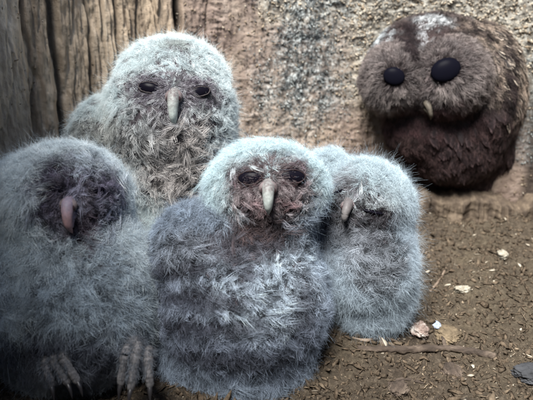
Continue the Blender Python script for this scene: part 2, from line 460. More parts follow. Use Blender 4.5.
# ------------------------------------------------------------------ tubes, beaks, eyes
def tube(pts, rad, seg=10, sub=6, wob=0.0, seed=1, squash=1.0, caps=True):
    """lofted tube through pts; returns verts, quads(+tri caps as degenerate quads)"""
    pts = np.asarray(pts, float); rad = np.asarray(rad, float)
    n = len(pts); t = np.linspace(0, n - 1, (n - 1) * sub + 1)
    i = np.clip(t.astype(int), 0, n - 2); w = (t - i)[:, None]
    ext = np.vstack([2 * pts[0] - pts[1], pts, 2 * pts[-1] - pts[-2]])
    p0, p1, p2, p3 = ext[i], ext[i + 1], ext[i + 2], ext[i + 3]
    c = 0.5 * ((2 * p1) + (-p0 + p2) * w + (2 * p0 - 5 * p1 + 4 * p2 - p3) * w**2 + (-p0 + 3 * p1 - 3 * p2 + p3) * w**3)
    r = np.interp(t, np.arange(n), rad)
    d = norm(np.gradient(c, axis=0))
    ref = np.array([0.31, 0.2, 0.93])
    a = norm(np.cross(d, ref)); b = np.cross(d, a)
    ang = np.linspace(0, 2 * math.pi, seg, endpoint=False)
    V = c[:, None] + r[:, None, None] * (np.cos(ang)[None, :, None] * a[:, None] + squash * np.sin(ang)[None, :, None] * b[:, None])
    V = V.reshape(-1, 3)
    if wob:
        dv = V - np.repeat(c, seg, 0)
        V = V + dv * (wob * fbm(V, 160, 4, seed, .65))[:, None]
    q = grid_quads(len(c), seg, True)
    m = len(V)
    V = np.vstack([V, c[0] - d[0] * r[0] * .4, c[-1] + d[-1] * r[-1] * .6])
    cap = []
    for k in range(seg):
        k2 = (k + 1) % seg
        cap.append((m, k2, k, k)); e = m - seg
        cap.append((m + 1, e + k, e + k2, e + k2))
    return V, q, cap

def tube_obj(name, mat, parent, specs, smooth=True, origin=None):
    bm = bmesh.new()
    for s in specs:
        V, q, cap = tube(**s)
        vs = [bm.verts.new(v) for v in V]
        for f in q: bm.faces.new([vs[j] for j in f])
        for f in cap: bm.faces.new([vs[f[0]], vs[f[1]], vs[f[2]]])
    bmesh.ops.recalc_face_normals(bm, faces=bm.faces)
    if origin is not None: bmesh.ops.translate(bm, verts=bm.verts, vec=-Vector(origin))
    me = bpy.data.meshes.new(name); bm.to_mesh(me); bm.free()
    for p in me.polygons: p.use_smooth = smooth
    me.materials.append(mat)
    o = bpy.data.objects.new(name, me); COL.objects.link(o)
    if origin is not None: o.location = tuple(origin)
    if parent is not None:
        o.parent = parent; o.matrix_parent_inverse = Matrix.Translation(parent.location).inverted()
    return o

def ellipsoid_obj(name, mat, parent, c, axes, rad, seg=24, ring=16):
    """axes: 3 unit vectors; rad: 3 radii"""
    th = np.linspace(0, math.pi, ring + 1)[1:-1]; ph = np.linspace(0, 2 * math.pi, seg, endpoint=False)
    V = np.stack([np.outer(np.sin(th), np.cos(ph)), np.outer(np.sin(th), np.sin(ph)), np.outer(np.cos(th), np.ones(seg))], -1).reshape(-1, 3)
    A = np.array(axes)
    V = np.asarray(c) + (V * rad) @ A
    q = grid_quads(len(th), seg, True)
    me = bpy.data.meshes.new(name)
    n = len(V)
    V = np.vstack([V, np.asarray(c) + rad[2] * A[2], np.asarray(c) - rad[2] * A[2]])
    F = [tuple(int(k) for k in f) for f in q] + [(n, (k + 1) % seg, k) for k in range(seg)] + [(n + 1, n - seg + k, n - seg + (k + 1) % seg) for k in range(seg)]
    me.from_pydata([tuple(v) for v in V], [], F); me.update()
    for p in me.polygons: p.use_smooth = True
    me.materials.append(mat)
    return link(name, me, parent)

def almond_ring(name, mat, parent, c, right, up, out, w, h, thick, droop=0.0, depth=0.0):
    """eyelid: a soft almond shaped ring round an eye; droop flattens the upper lid"""
    pts = []
    for k in range(28):
        a = 2 * math.pi * k / 28
        x = math.cos(a); y = math.sin(a)
        yy = y * (1 - droop if y > 0 else 1)
        pts.append(np.asarray(c) + right * x * w + up * yy * h + out * (depth - 0.16 * w * x * x))
    pts = np.array(pts)
    seg = 8; V = []
    wob = 1 + 0.35 * noise(pts, 420, 3)
    pts = pts + out * (0.0006 * noise(pts, 300, 9))[:, None] + up * (0.0005 * noise(pts, 350, 5))[:, None]
    for k in range(28):
        d = norm(pts[(k + 1) % 28] - pts[k - 1]); a = norm(np.cross(d, out)); b = np.cross(d, a)
        for j in range(seg):
            g = 2 * math.pi * j / seg
            V.append(pts[k] + thick * wob[k] * (math.cos(g) * a + math.sin(g) * b))
    r = np.arange(28)[:, None]; cidx = np.arange(seg)[None, :]
    q = np.stack([r * seg + cidx, r * seg + (cidx + 1) % seg, ((r + 1) % 28) * seg + (cidx + 1) % seg, ((r + 1) % 28) * seg + cidx], -1).reshape(-1, 4)
    return mesh_np(name, np.array(V), q, mat, parent)

# ------------------------------------------------------------------ bird body: one continuous mesh from merged volumes
def body_mesh(name, ells, mat, base, voxel=0.0042):
    bm = bmesh.new()
    for c, ax, rad in ells:
        m = Matrix.Translation(Vector(c)) @ Matrix(np.array(ax).T.tolist()).to_4x4() @ Matrix.Diagonal(Vector((*rad, 1)))
        bmesh.ops.create_uvsphere(bm, u_segments=40, v_segments=24, radius=1, matrix=m)
    bmesh.ops.translate(bm, verts=bm.verts, vec=-Vector(base))
    me = bpy.data.meshes.new(name + '_raw'); bm.to_mesh(me); bm.free()
    tmp = bpy.data.objects.new(name + '_raw', me); COL.objects.link(tmp)
    rm = tmp.modifiers.new('r', 'REMESH'); rm.mode = 'VOXEL'; rm.voxel_size = voxel
    sm = tmp.modifiers.new('s', 'SMOOTH'); sm.factor = 0.6; sm.iterations = 14
    dg = bpy.context.evaluated_depsgraph_get()
    new = bpy.data.meshes.new_from_object(tmp.evaluated_get(dg)); new.name = name
    bpy.data.objects.remove(tmp); bpy.data.meshes.remove(me)
    new.materials.clear(); new.materials.append(mat)
    n = len(new.vertices); co = np.empty(n * 3, np.float32); new.vertices.foreach_get('co', co); co = co.reshape(-1, 3).astype(float)
    nn = np.empty(n * 3, np.float32); new.vertices.foreach_get('normal', nn); nn = nn.reshape(-1, 3)
    w = co + np.asarray(base)
    co = co + nn * (0.0035 * fbm(w, 28, 2, 5) + 0.0015 * fbm(w, 75, 2, 6))[:, None]
    new.vertices.foreach_set('co', co.astype(np.float32).ravel()); new.update()
    for p in new.polygons: p.use_smooth = True
    o = bpy.data.objects.new(name, new); COL.objects.link(o)
    o.location = tuple(base)
    return o

def surface(o):
    bpy.context.view_layer.update()
    me = o.data; me.calc_loop_triangles()
    n = len(me.loop_triangles); t = np.empty(n * 3, np.int32); me.loop_triangles.foreach_get('vertices', t); t = t.reshape(-1, 3)
    v = np.empty(len(me.vertices) * 3, np.float32); me.vertices.foreach_get('co', v); v = v.reshape(-1, 3).astype(float) + np.array(o.matrix_world.translation)
    vn = np.empty(len(me.vertices) * 3, np.float32); me.vertices.foreach_get('normal', vn); vn = vn.reshape(-1, 3).astype(float)
    return v, vn, t

def sample(surf, n):
    v, vn, t = surf
    A, B, C = v[t[:, 0]], v[t[:, 1]], v[t[:, 2]]
    ar = np.linalg.norm(np.cross(B - A, C - A), axis=1)
    i = RNG.choice(len(t), n, p=ar / ar.sum())
    r1 = np.sqrt(RNG.random(n))[:, None]; r2 = RNG.random(n)[:, None]
    p = (1 - r1) * A[i] + r1 * (1 - r2) * B[i] + r1 * r2 * C[i]
    nn = (1 - r1) * vn[t[i, 0]] + r1 * (1 - r2) * vn[t[i, 1]] + r1 * r2 * vn[t[i, 2]]
    return p, norm(nn)

def ray_front(surf, u, v):
    """point of the body's front skin nearest the sight line (u, v)"""
    V, N, _ = surf
    dr = norm(P(u, v, 1.0) - CAMP)
    rel = V - CAMP
    along = rel @ dr
    off = np.linalg.norm(rel - along[:, None] * dr, axis=1)
    k = off < 0.006
    if not k.any(): k = off <= np.sort(off)[4]
    j = np.where(k)[0][np.argmin(along[k])]
    return V[j], N[j]

def curves_obj(name, pts, rad, col, mat, parent):
    bpy.context.view_layer.update()
    """pts (n, s, 3), rad (n, s), col (n, s, 3)"""
    n, s, _ = pts.shape
    cd = bpy.data.hair_curves.new(name)
    cd.add_curves([s] * n)
    loc = np.array(parent.matrix_world.translation)
    cd.position_data.foreach_set('vector', (pts - loc).astype(np.float32).ravel())
    ra = cd.attributes.get('radius') or cd.attributes.new('radius', 'FLOAT', 'POINT')
    ra.data.foreach_set('value', rad.astype(np.float32).ravel())
    ca = cd.attributes.new('tint', 'FLOAT_COLOR', 'POINT')
    c4 = np.ones((n, s, 4), np.float32); c4[..., :3] = np.clip(col, 0.003, 0.95)
    ca.data.foreach_set('color', c4.ravel())
    cd.materials.append(mat)
    o = bpy.data.objects.new(name, cd); COL.objects.link(o)
    o.parent = parent
    tag(o, kind='stuff')
    return o

def plumage(body, surf, ntuft, per, style, paints, eyes=(), holes=(), mat=None, seg=6, head=None):
    """tufts of down on a bird.
    style: base dict(root, tip, len, lift, curl, clump, rad, spread, comb)
    paints: (centre, (r_right, r_up, r_depth), strength, dict of overrides, part)"""
    p, n = sample(surf, ntuft)
    q = p + 0.004 * np.stack([noise(p, 90, 1), noise(p, 90, 2), noise(p, 90, 3)], 1)
    keys = ('root', 'tip', 'len', 'lift', 'curl', 'clump', 'rad', 'spread', 'mottle')
    val = {k: np.tile(np.atleast_1d(np.asarray(style[k], float)), (ntuft, 1)) for k in keys}
    part = np.zeros(ntuft, int); names = [style['part']]
    comb = np.tile(np.array([0, 0, -1.0]), (ntuft, 1)) * style.get('fall', 1.0)
    if head is not None:                                   # on the head the down lies away from the face
        hc, hr, fdir = head
        w = sstep(hr * 1.5, hr * 0.9, np.linalg.norm(p - hc, axis=1))[:, None]
        comb = comb * (1 - w) - np.asarray(fdir) * 1.0 * w
    for c, r, st, ov, pn in paints:
        dlt = q - np.asarray(c)
        m = np.sqrt((dlt @ RT / r[0]) ** 2 + (dlt @ UP / r[1]) ** 2 + (dlt @ AX / r[2]) ** 2)
        w = st * sstep(1.3, 0.7, m + 0.12 * noise(q, 160, 7) + 0.28 * noise(q, 62, 19))
        for k, vv in ov.items():
            if k == 'comb':
                comb = comb * (1 - w[:, None]) + np.asarray(vv, float) * w[:, None]
            elif k == 'from':
                comb = comb * (1 - w[:, None]) + norm(p - np.asarray(vv)) * w[:, None] * 1.3
            elif k != 'none':
                val[k] = val[k] * (1 - w[:, None]) + np.atleast_1d(np.asarray(vv, float)) * w[:, None]
        if pn:
            if pn not in names: names.append(pn)
            part = np.where(w > 0.5, names.index(pn), part)
    keep = np.ones(ntuft, bool)
    for c, ax, rad in holes:
        dlt = p - np.asarray(c); A = np.array(ax)
        keep &= (((dlt @ A.T) / np.asarray(rad)) ** 2).sum(1) > 1
    for e in eyes:
        dv = p - e['c']; dist = np.linalg.norm(dv, axis=1)
        w = sstep(e['r'], e['r'] * 0.35, dist)[:, None] * 0.75
        comb = comb * (1 - w) + norm(dv) * w * 1.4
    p, n, comb, part, q = p[keep], n[keep], comb[keep], part[keep], q[keep]
    val = {k: v[keep] for k, v in val.items()}
    T = len(p)
    # tuft axis
    comb = comb - (comb * n).sum(1)[:, None] * n
    comb = comb + 0.35 * RNG.normal(size=(T, 3)) * style.get('mess', 1.0)
    comb = comb - (comb * n).sum(1)[:, None] * n
    axis = norm(n * val['lift'] + norm(comb) * (1.15 - val['lift']) + 0.12 * RNG.normal(size=(T, 3)))
    side = norm(np.cross(axis, n + 0.01))
    L = val['len'][:, 0] * RNG.uniform(0.65, 1.3, T)
    bend = RNG.normal(size=T) * val['curl'][:, 0]
    mot = 1 + val['mottle'][:, 0] * (0.9 * fbm(q, 130, 3, 17) + 0.55 * RNG.normal(size=T))
    mot = np.clip(mot, 0.10, 1.8)
    # strands
    k = per
    N_ = T * k
    rep = lambda a: np.repeat(a, k, axis=0)
    pr, nr, ar, sr = rep(p), rep(n), rep(axis), rep(side)
    sp = rep(val['spread'])
    offa = RNG.normal(size=(N_, 3)); offa -= (offa * nr).sum(1)[:, None] * nr
    root = pr + offa * sp * 0.55 - nr * 0.0008
    tipo = offa * sp * (1 - rep(val['clump'])) + RNG.normal(size=(N_, 3)) * sp * 0.35 * (1 - 0.6 * rep(val['clump']))
    Ls = rep(L) * RNG.uniform(0.6, 1.12, N_)
    bs = rep(bend) + RNG.normal(size=N_) * 0.25 * rep(val['curl'][:, 0])
    t = np.linspace(0, 1, seg)
    pts = np.empty((N_, seg, 3)); 
    ph = RNG.uniform(0, 6.28, N_)
    jit = RNG.normal(size=(N_, 3)); jit2 = norm(np.cross(ar, sr))
    for i, tt in enumerate(t):
        droop = np.array([0, 0, -1.0]) * (0.22 * tt ** 2)
        sidew = (bs * tt ** 2)[:, None] * sr
        wig = (np.sin(ph + tt * 6.5) * tt * 0.17)[:, None] * jit
        pts[:, i] = root + (tipo - 0) * tt ** 1.2 + Ls[:, None] * (ar * tt * (1 - 0.25 * tt * np.abs(bs)[:, None]) + sidew + droop + wig * 0.8 + jit2 * (0.25 * bs * tt * tt)[:, None])
    prof = np.interp(t, [0, 0.3, 0.75, 1], [0.75, 1.0, 0.75, 0.15])
    rad = rep(val['rad']) * prof[None] * RNG.uniform(0.75, 1.25, (N_, 1))
    tb = np.interp(t, [0, 0.35, 0.75, 1], [0, 0.15, 0.85, 1])[None, :, None]
    cr_, ct = rep(val['root']), rep(val['tip'] * mot[:, None])
    ct = ct * RNG.uniform(0.75, 1.25, (N_, 1))
    col = cr_[:, None] * (1 - tb) + ct[:, None] * tb
    pk = rep(part)
    for j, nm in enumerate(names):
        s = pk == j
        if s.any():
            curves_obj(nm, pts[s], rad[s], col[s], mat or M_DOWN, body)

def fuzz(body, surf, n, length, tint, avoid=(), rad=0.05 * MM, part='fluff'):
    """sparse long wisps of natal down standing out of the coat"""
    p, nn = sample(surf, n)
    keep = np.ones(n, bool)
    for c, r in avoid:
        dl = p - np.asarray(c)
        keep &= np.sqrt((dl @ RT / r[0]) ** 2 + (dl @ UP / r[1]) ** 2 + (dl @ AX / 0.09) ** 2) > 1 + 0.15 * RNG.normal(size=n)
    p, nn = p[keep], nn[keep]; n = len(p)
    fall = np.array([0, 0, -1.0]) - nn[:, 2:3] * -nn
    ax = norm(nn * 0.85 + fall * 0.3 + 0.38 * RNG.normal(size=(n, 3)))
    ax = norm(ax + 0.55 * np.stack([noise(p, 150, 21), noise(p, 150, 22), noise(p, 150, 23)], 1))
    L = length * RNG.uniform(0.5, 1.2, n) * (1 + 0.25 * noise(p, 90, 24))
    t = np.linspace(0, 1, 6)
    cu = RNG.normal(size=(n, 3)) * 0.5
    pts = p[:, None] + L[:, None, None] * (ax[:, None] * t[None, :, None] + cu[:, None] * (t ** 2)[None, :, None] + np.array([0, 0, -0.18]) * (t ** 2)[None, :, None])
    rd = rad * np.interp(t, [0, .5, 1], [1, .9, .3])[None] * RNG.uniform(.7, 1.2, (n, 1))
    low = sstep(0.0, 0.13, p[:, 2])[:, None, None]
    col = np.ones((n, 6, 3)) * np.asarray(tint) * RNG.uniform(.75, 1.1, (n, 1, 1)) * np.clip(0.92 + 0.55 * fbm(p, 70, 3, 31), .35, 1.15)[:, None, None]
    curves_obj(part, pts, rd, col, M_DOWN, body)

def bristles(body, surf, n, centre, rr, tips, root, length, src, holes=(), part='face_bristles', rad=0.16 * MM, lift=0.35):
    """fine short feathers laid over the bare skin of the face, pointing away from src"""
    V, N, T = surf
    c = np.asarray(centre)
    cen = V[T].mean(1)
    dl = cen - c
    ok = (((dl @ RT) / rr[0]) ** 2 + ((dl @ UP) / rr[1]) ** 2 < 1) & (dl @ AX < 0.05) & ((N[T].mean(1) @ AX) < 0.2)
    if not ok.any(): return
    p, nn = sample((V, N, T[ok]), n)
    keep = np.ones(n, bool)
    for h, ax, r in holes:
        e = p - np.asarray(h)
        keep &= (((e @ np.array(ax).T) / np.asarray(r)) ** 2).sum(1) > 1
    p, nn = p[keep], nn[keep]; n = len(p)
    dr = norm(p - np.asarray(src)) ; dr = dr - (dr * nn).sum(1)[:, None] * nn
    dr = norm(dr) + 0.45 * np.stack([fbm(p, 260, 2, 3), fbm(p, 260, 2, 4), fbm(p, 260, 2, 5)], 1) * 2
    ax = norm(norm(dr) * (1 - lift) + nn * lift + 0.08 * RNG.normal(size=(n, 3)))
    L = length * RNG.uniform(0.5, 1.2, n)
    t = np.linspace(0, 1, 5)
    cu = RNG.normal(size=(n, 3)) * 0.22
    pts = p[:, None] + L[:, None, None] * (ax[:, None] * t[None, :, None] + (cu[:, None] - nn[:, None] * .15) * (t ** 2)[None, :, None])
    rd = rad * np.interp(t, [0, .5, 1], [1, .9, .25])[None] * RNG.uniform(.7, 1.3, (n, 1))
    m = np.clip(0.5 + 1.1 * fbm(p, 300, 2, 8) + 0.3 * RNG.normal(size=n), 0, 1)[:, None]
    tip = np.asarray(tips[0]) * (1 - m) + np.asarray(tips[1]) * m
    tb = np.interp(t, [0, .4, 1], [0, .3, 1])[None, :, None]
    curves_obj(part, pts, rd, np.asarray(root) * (1 - tb) + tip[:, None] * tb, M_DOWN, body)

def brow(body, surf, e, w, tips, length=5 * MM, n=500):
    c = e['c'] + UP * w * .55
    bristles(body, surf, n, c, (w * 1.25, w * .38), tips, (0.03, 0.025, 0.028), length, c + UP * .05, (), part='brow_feathers', rad=.12 * MM, lift=.42)

def vanes(body, surf, n, region, comb, length, width, dark, pale, part, lift=0.12, bars=0.0):
    """overlapping contour feathers: curved blades with a dark middle and paler ragged edges"""
    c, r = region
    p, nn = sample(surf, n * 6)
    dl = p - np.asarray(c)
    m = np.sqrt((dl @ RT / r[0]) ** 2 + (dl @ UP / r[1]) ** 2 + (dl @ AX / r[2]) ** 2)
    k = np.where(m < 1 + .15 * RNG.normal(size=len(m)))[0][:n]
    p, nn = p[k], nn[k]; n = len(p)
    cb = np.tile(np.asarray(comb, float), (n, 1)) + 0.16 * RNG.normal(size=(n, 3))
    cb = norm(cb - (cb * nn).sum(1)[:, None] * nn)
    sd_ = np.cross(nn, cb)
    L = length * RNG.uniform(.7, 1.25, n); W = width * RNG.uniform(.75, 1.2, n)
    nl, nw = 9, 7
    a = np.linspace(0, 1, nl); b = np.linspace(-1, 1, nw)
    prof = np.sqrt(np.clip(1 - (2 * a - 0.92) ** 2 / 1.25, 0.02, 1)) 
    A, B = np.meshgrid(a, b, indexing='ij')
    pf = prof[:, None] * np.ones(nw)
    rag = RNG.normal(scale=.11, size=(n, nl, nw)) * (A ** 2.2) * (0.4 + .6 * np.abs(B))
    tw = RNG.normal(size=n) * .18
    X = (B * pf)[None] * W[:, None, None] * .5
    Y = (A[None] - 0.10 * (B ** 2)[None] * A[None] + rag) * L[:, None, None]
    Z = (0.0016 + lift * A * (1 - .55 * A))[None] * L[:, None, None] - 0.20 * (B ** 2)[None] * W[:, None, None] * .5 + tw[:, None, None] * X
    V = p[:, None, None] + X[..., None] * sd_[:, None, None] + Y[..., None] * cb[:, None, None] + (Z[..., None]) * nn[:, None, None]
    q = grid_quads(nl, nw)
    F = q[None] + (np.arange(n) * nl * nw)[:, None, None]
    o = mesh_np(part, V.reshape(-1, 3) , F.reshape(-1, 4), M_VANE, None)
    o.parent = body; o.matrix_parent_inverse = Matrix.Translation(body.location).inverted()
    edge = np.clip(sstep(.35, .95, np.abs(B)) * .8 + sstep(.72, 1.0, A) * .7, 0, 1)[None] * (RNG.random((n, 1, 1)) ** 1.15) * 1.3 * (1 + .8 * RNG.normal(size=(n, nl, nw)))
    if bars: edge = edge + bars * (np.sin(A * 15) > .2)[None] * RNG.uniform(.2, 1, (n, 1, 1))
    edge = np.clip(edge * sstep(.15, .5, A)[None], 0, 1)[..., None]
    col = np.ones((n, nl, nw, 4), np.float32)
    col[..., :3] = np.asarray(dark) * (1 - edge) + np.asarray(pale) * edge
    at = o.data.attributes.new('tint', 'FLOAT_COLOR', 'POINT'); at.data.foreach_set('color', col.ravel())
    tag(o, kind='stuff')

def mat_vane():
    t = NT('feather_vane')
    c = t.attr('tint', 'Color')
    hv = t.n('ShaderNodeHueSaturation'); t.l(c, hv.inputs['Color'])
    m = t.n('ShaderNodeMapRange'); t.l(t.noise(900, 3, 0.7), m.inputs[0]); m.inputs[1].default_value = .3; m.inputs[2].default_value = .7; m.inputs[3].default_value = .45; m.inputs[4].default_value = 1.5
    t.l(m.outputs[0], hv.inputs['Value'])
    t.col(hv.outputs[0]).rough(0.62)
    t.bump(t.noise(1100, 3, .7), .5, .0004)
    return t.m
M_VANE = mat_vane()

I3 = np.array([RT, AX, UP])
def rotz_up(deg):
    a = R(deg); return np.array([RT * math.cos(a) + UP * math.sin(a), AX, -RT * math.sin(a) + UP * math.cos(a)])

def beak(parent, base, outd, down, length, width, mat=None, cere=True, right=RT, open_=False):
    """hooked beak: bridge coming out of the face, curving over and down to a point"""
    base = np.asarray(base); o = norm(outd); dn = norm(down)
    mat = mat or M_BEAK
    W = width
    pts = [base - o * W * 0.6 - dn * length * .06, base + o * W * 0.22 + dn * length * 0.10, base + o * W * 0.55 + dn * length * 0.40, base + o * W * 0.44 + dn * length * 0.74, base - o * W * 0.12 + dn * length * 0.97]
    b = tube_obj('beak', mat, parent, [dict(pts=pts, rad=[W * .40, W * .42, W * .33, W * .235, W * .04], seg=16, sub=7, wob=0.10)])
    n = len(b.data.vertices); co = np.empty(n * 3, np.float32); b.data.vertices.foreach_get('co', co)
    al = ((co.reshape(-1, 3) - base) @ dn) / length
    attr_f(b, 'along', al)
    pts = [base - o * W * .4 + dn * length * .35, base + o * W * .12 + dn * length * .55, base - o * W * .10 + dn * length * .80]
    tube_obj('lower_bill', mat, parent, [dict(pts=pts, rad=[W * .40, W * .32, W * .12], seg=10, sub=5, wob=0.1)])
    if cere:
        c = ellipsoid_obj('cere', M_CERE, parent, base + o * W * .20 + dn * length * .12, [right, norm(dn), o], (W * .56, W * .46, W * .34))
        for sg in (-1, 1):
            ellipsoid_obj('nostril', M_NOSTRIL, c, base + right * sg * W * .34 + o * W * .42 + dn * length * .20, [right, norm(dn), o], (W * .11, W * .17, W * .12), 12, 8)
    return b


def set_eye(parent, surf, u, v, w, h, tilt=0, droop=0.3, lidmat=None, thick=0.0011, sink=0.3, lid=True, outd=None, emat=None):
    """eye with its lid at the skin point seen at (u, v); w, h half sizes in metres"""
    p, n = ray_front(surf, u, v)
    o = norm(n * 0.5 + (outd if outd is not None else -AX) * 0.5)
    rt = norm(np.cross(UP, o)) ; rt = rt if rt @ RT > 0 else -rt
    up = norm(np.cross(o, rt)); up = up if up @ UP > 0 else -up
    a = R(tilt); rt, up = rt * math.cos(a) + up * math.sin(a), -rt * math.sin(a) + up * math.cos(a)
    c = p + o * 0.0006
    e = ellipsoid_obj('eye', emat or M_EYE, parent, c - o * w * sink, [rt, up, o], (w * 1.05, h * 1.12, w * 0.36))
    if lid:
        almond_ring('eyelid', lidmat or M_LID, parent, c + up * 0.0, rt, up, o, w * .96, h * 1.0, thick, droop, w * 0.16)
    return dict(c=c, r=w * 2.6, o=o, hole=(c, [rt, up, o], (w * 0.86, h * 0.95, 0.012)))

CY_W = (0.74, 0.87, 0.90)         # pale blue-white natal down
BLU = (0.44, 0.53, 0.62)
GRY = (0.27, 0.30, 0.36)
DRK = (0.055, 0.048, 0.062)
BRN = (0.13, 0.092, 0.085)
def px(d, n): return n * d / FPX

DOWN = dict(root=(0.20, 0.225, 0.26), tip=CY_W, len=11 * MM, lift=0.58, curl=0.7, clump=0.35, rad=0.085 * MM, spread=2.3 * MM, mottle=0.22, mess=1.9, part='body_down')

# ---- owlet B: tall one at the back left
FACE = dict(len=7 * MM, mottle=0.8, curl=1.1, clump=0.9, spread=1.4 * MM, rad=0.13 * MM, lift=0.42)
RUFF = dict(mottle=0.75, curl=1.2, clump=0.88, spread=2.2 * MM, rad=0.13 * MM, len=9.5 * MM)

def owlet_back():
    d = 0.70
    base = P(165, 300, 0.76); base[2] = ground_at(base[0], base[1])
    ells = [(P(171, 118, d), I3, (px(d, 64), px(d, 62), px(d, 66))),
            (P(172, 80, d), I3, (px(d, 54), px(d, 48), px(d, 40))),
            (P(172, 160, d + .01), I3, (px(d, 66), px(d, 50), px(d, 66))),
            (P(112, 150, d + .02), I3, (px(d, 46), px(d, 34), px(d, 56))),
            (P(100, 195, d + .02), I3, (px(d, 38), px(d, 58), px(d, 62))),
            (P(165, 270, d + .02), I3, (px(d, 66), px(d, 52), px(d, 85)))]
    o = body_mesh('owlet', ells, M_SKIN, base)
    tag(o, 'tall pale fluffy owlet with narrowed eyes behind the others, back against the wood', 'owlet', 'owlets huddled in the tree hollow')
    sf = surface(o)
    e1 = set_eye(o, sf, 147, 84, 13.0 * MM, 7.0 * MM, -10, 0.25, M_LIDPALE, .0008, sink=.12)
    e2 = set_eye(o, sf, 202, 87, 12.6 * MM, 6.6 * MM, 12, 0.3, M_LIDPALE, .0008, sink=.12)
    bp, bn = ray_front(sf, 170, 90)
    beak(o, bp + (-AX) * 0.001, -AX, -UP + 0.05 * AX, px(d, 31), px(d, 14.5))
    st = dict(DOWN, tip=(0.80, 0.93, 0.95), root=(0.40, 0.46, 0.48))
    paints = [
        (P(172, 100, d - .08), (px(d, 52), px(d, 34), .09), 0.9, dict(FACE, tip=(0.46, 0.49, 0.50), root=(0.06, 0.055, 0.062), mottle=1.0), 'face_feathers'),
        (P(146, 87, d - .08), (px(d, 18), px(d, 13), .06), 0.9, dict(tip=(0.19, 0.175, 0.19), root=DRK, len=6 * MM), 'face_feathers'),
        (P(202, 90, d - .08), (px(d, 18), px(d, 13), .06), 0.9, dict(tip=(0.19, 0.175, 0.19), root=DRK, len=6 * MM), 'face_feathers'),
        (P(158, 112, d - .08), (px(d, 24), px(d, 16), .06), 0.6, dict(tip=(0.24, 0.22, 0.235), root=DRK), 'face_feathers'),
        (P(172, 64, d - .06), (px(d, 16), px(d, 20), .07), 0.85, dict(tip=CY_W, root=(0.3, .33, .35), len=7 * MM, mottle=.25), 'head_down'),
        (P(172, 44, d - .05), (px(d, 15), px(d, 8), .07), 0.8, dict(tip=(0.30, 0.33, 0.30), root=(0.06, .06, .06), len=7 * MM, mottle=.6), 'head_down'),
        (P(180, 168, d - .08), (px(d, 48), px(d, 40), .10), 0.95, dict(RUFF, tip=(0.52, 0.48, 0.46), root=(0.025, 0.018, 0.017), mottle=1.3), 'breast_feathers'),
        (P(105, 138, d - .02), (px(d, 45), px(d, 24), .12), 0.85, dict(RUFF, tip=(0.50, 0.51, 0.48), root=(0.06, 0.055, 0.055)), 'wing_down'),
        (P(140, 135, d - .07), (px(d, 26), px(d, 22), .12), 0.6, dict(RUFF, tip=(0.58, 0.58, 0.58), root=(0.09, 0.08, 0.08)), 'breast_feathers'),
        (P(232, 150, d), (px(d, 20), px(d, 60), .10), 0.6, dict(tip=(0.60, 0.70, 0.74), root=(0.25, 0.27, 0.28), len=12 * MM), None),
    ]
    plumage(o, sf, 13500, 17, st, paints, (e1, e2), (e1['hole'], e2['hole']), head=(P(171, 100, d), .085, -AX))
    for e in (e1, e2):
        bristles(o, sf, 2600, e['c'], (px(d, 21), px(d, 15)), ((0.08, 0.065, 0.09), (0.52, 0.50, 0.56)), (0.035, 0.03, 0.04), 4.5 * MM, P(172, 84, d - .06), (e['hole'],))
    for e in (e1, e2): brow(o, sf, e, 9.5 * MM, ((0.06, 0.05, 0.055), (0.45, 0.47, 0.48)), 3.6 * MM, 350)
    bristles(o, sf, 2200, bp, (px(d, 15), px(d, 20)), ((0.10, 0.08, 0.10), (0.55, 0.54, 0.58)), (0.04, 0.035, 0.045), 6 * MM, bp + UP * px(d, 10), (), lift=.5)
    fuzz(o, sf, 34000, 12.5 * MM, (0.84, 0.94, 0.95), [(P(172, 104, d - .09), (px(d, 52), px(d, 38))), (P(178, 168, d - .09), (px(d, 54), px(d, 46))), (P(105, 140, d - .03), (px(d, 45), px(d, 22)))])

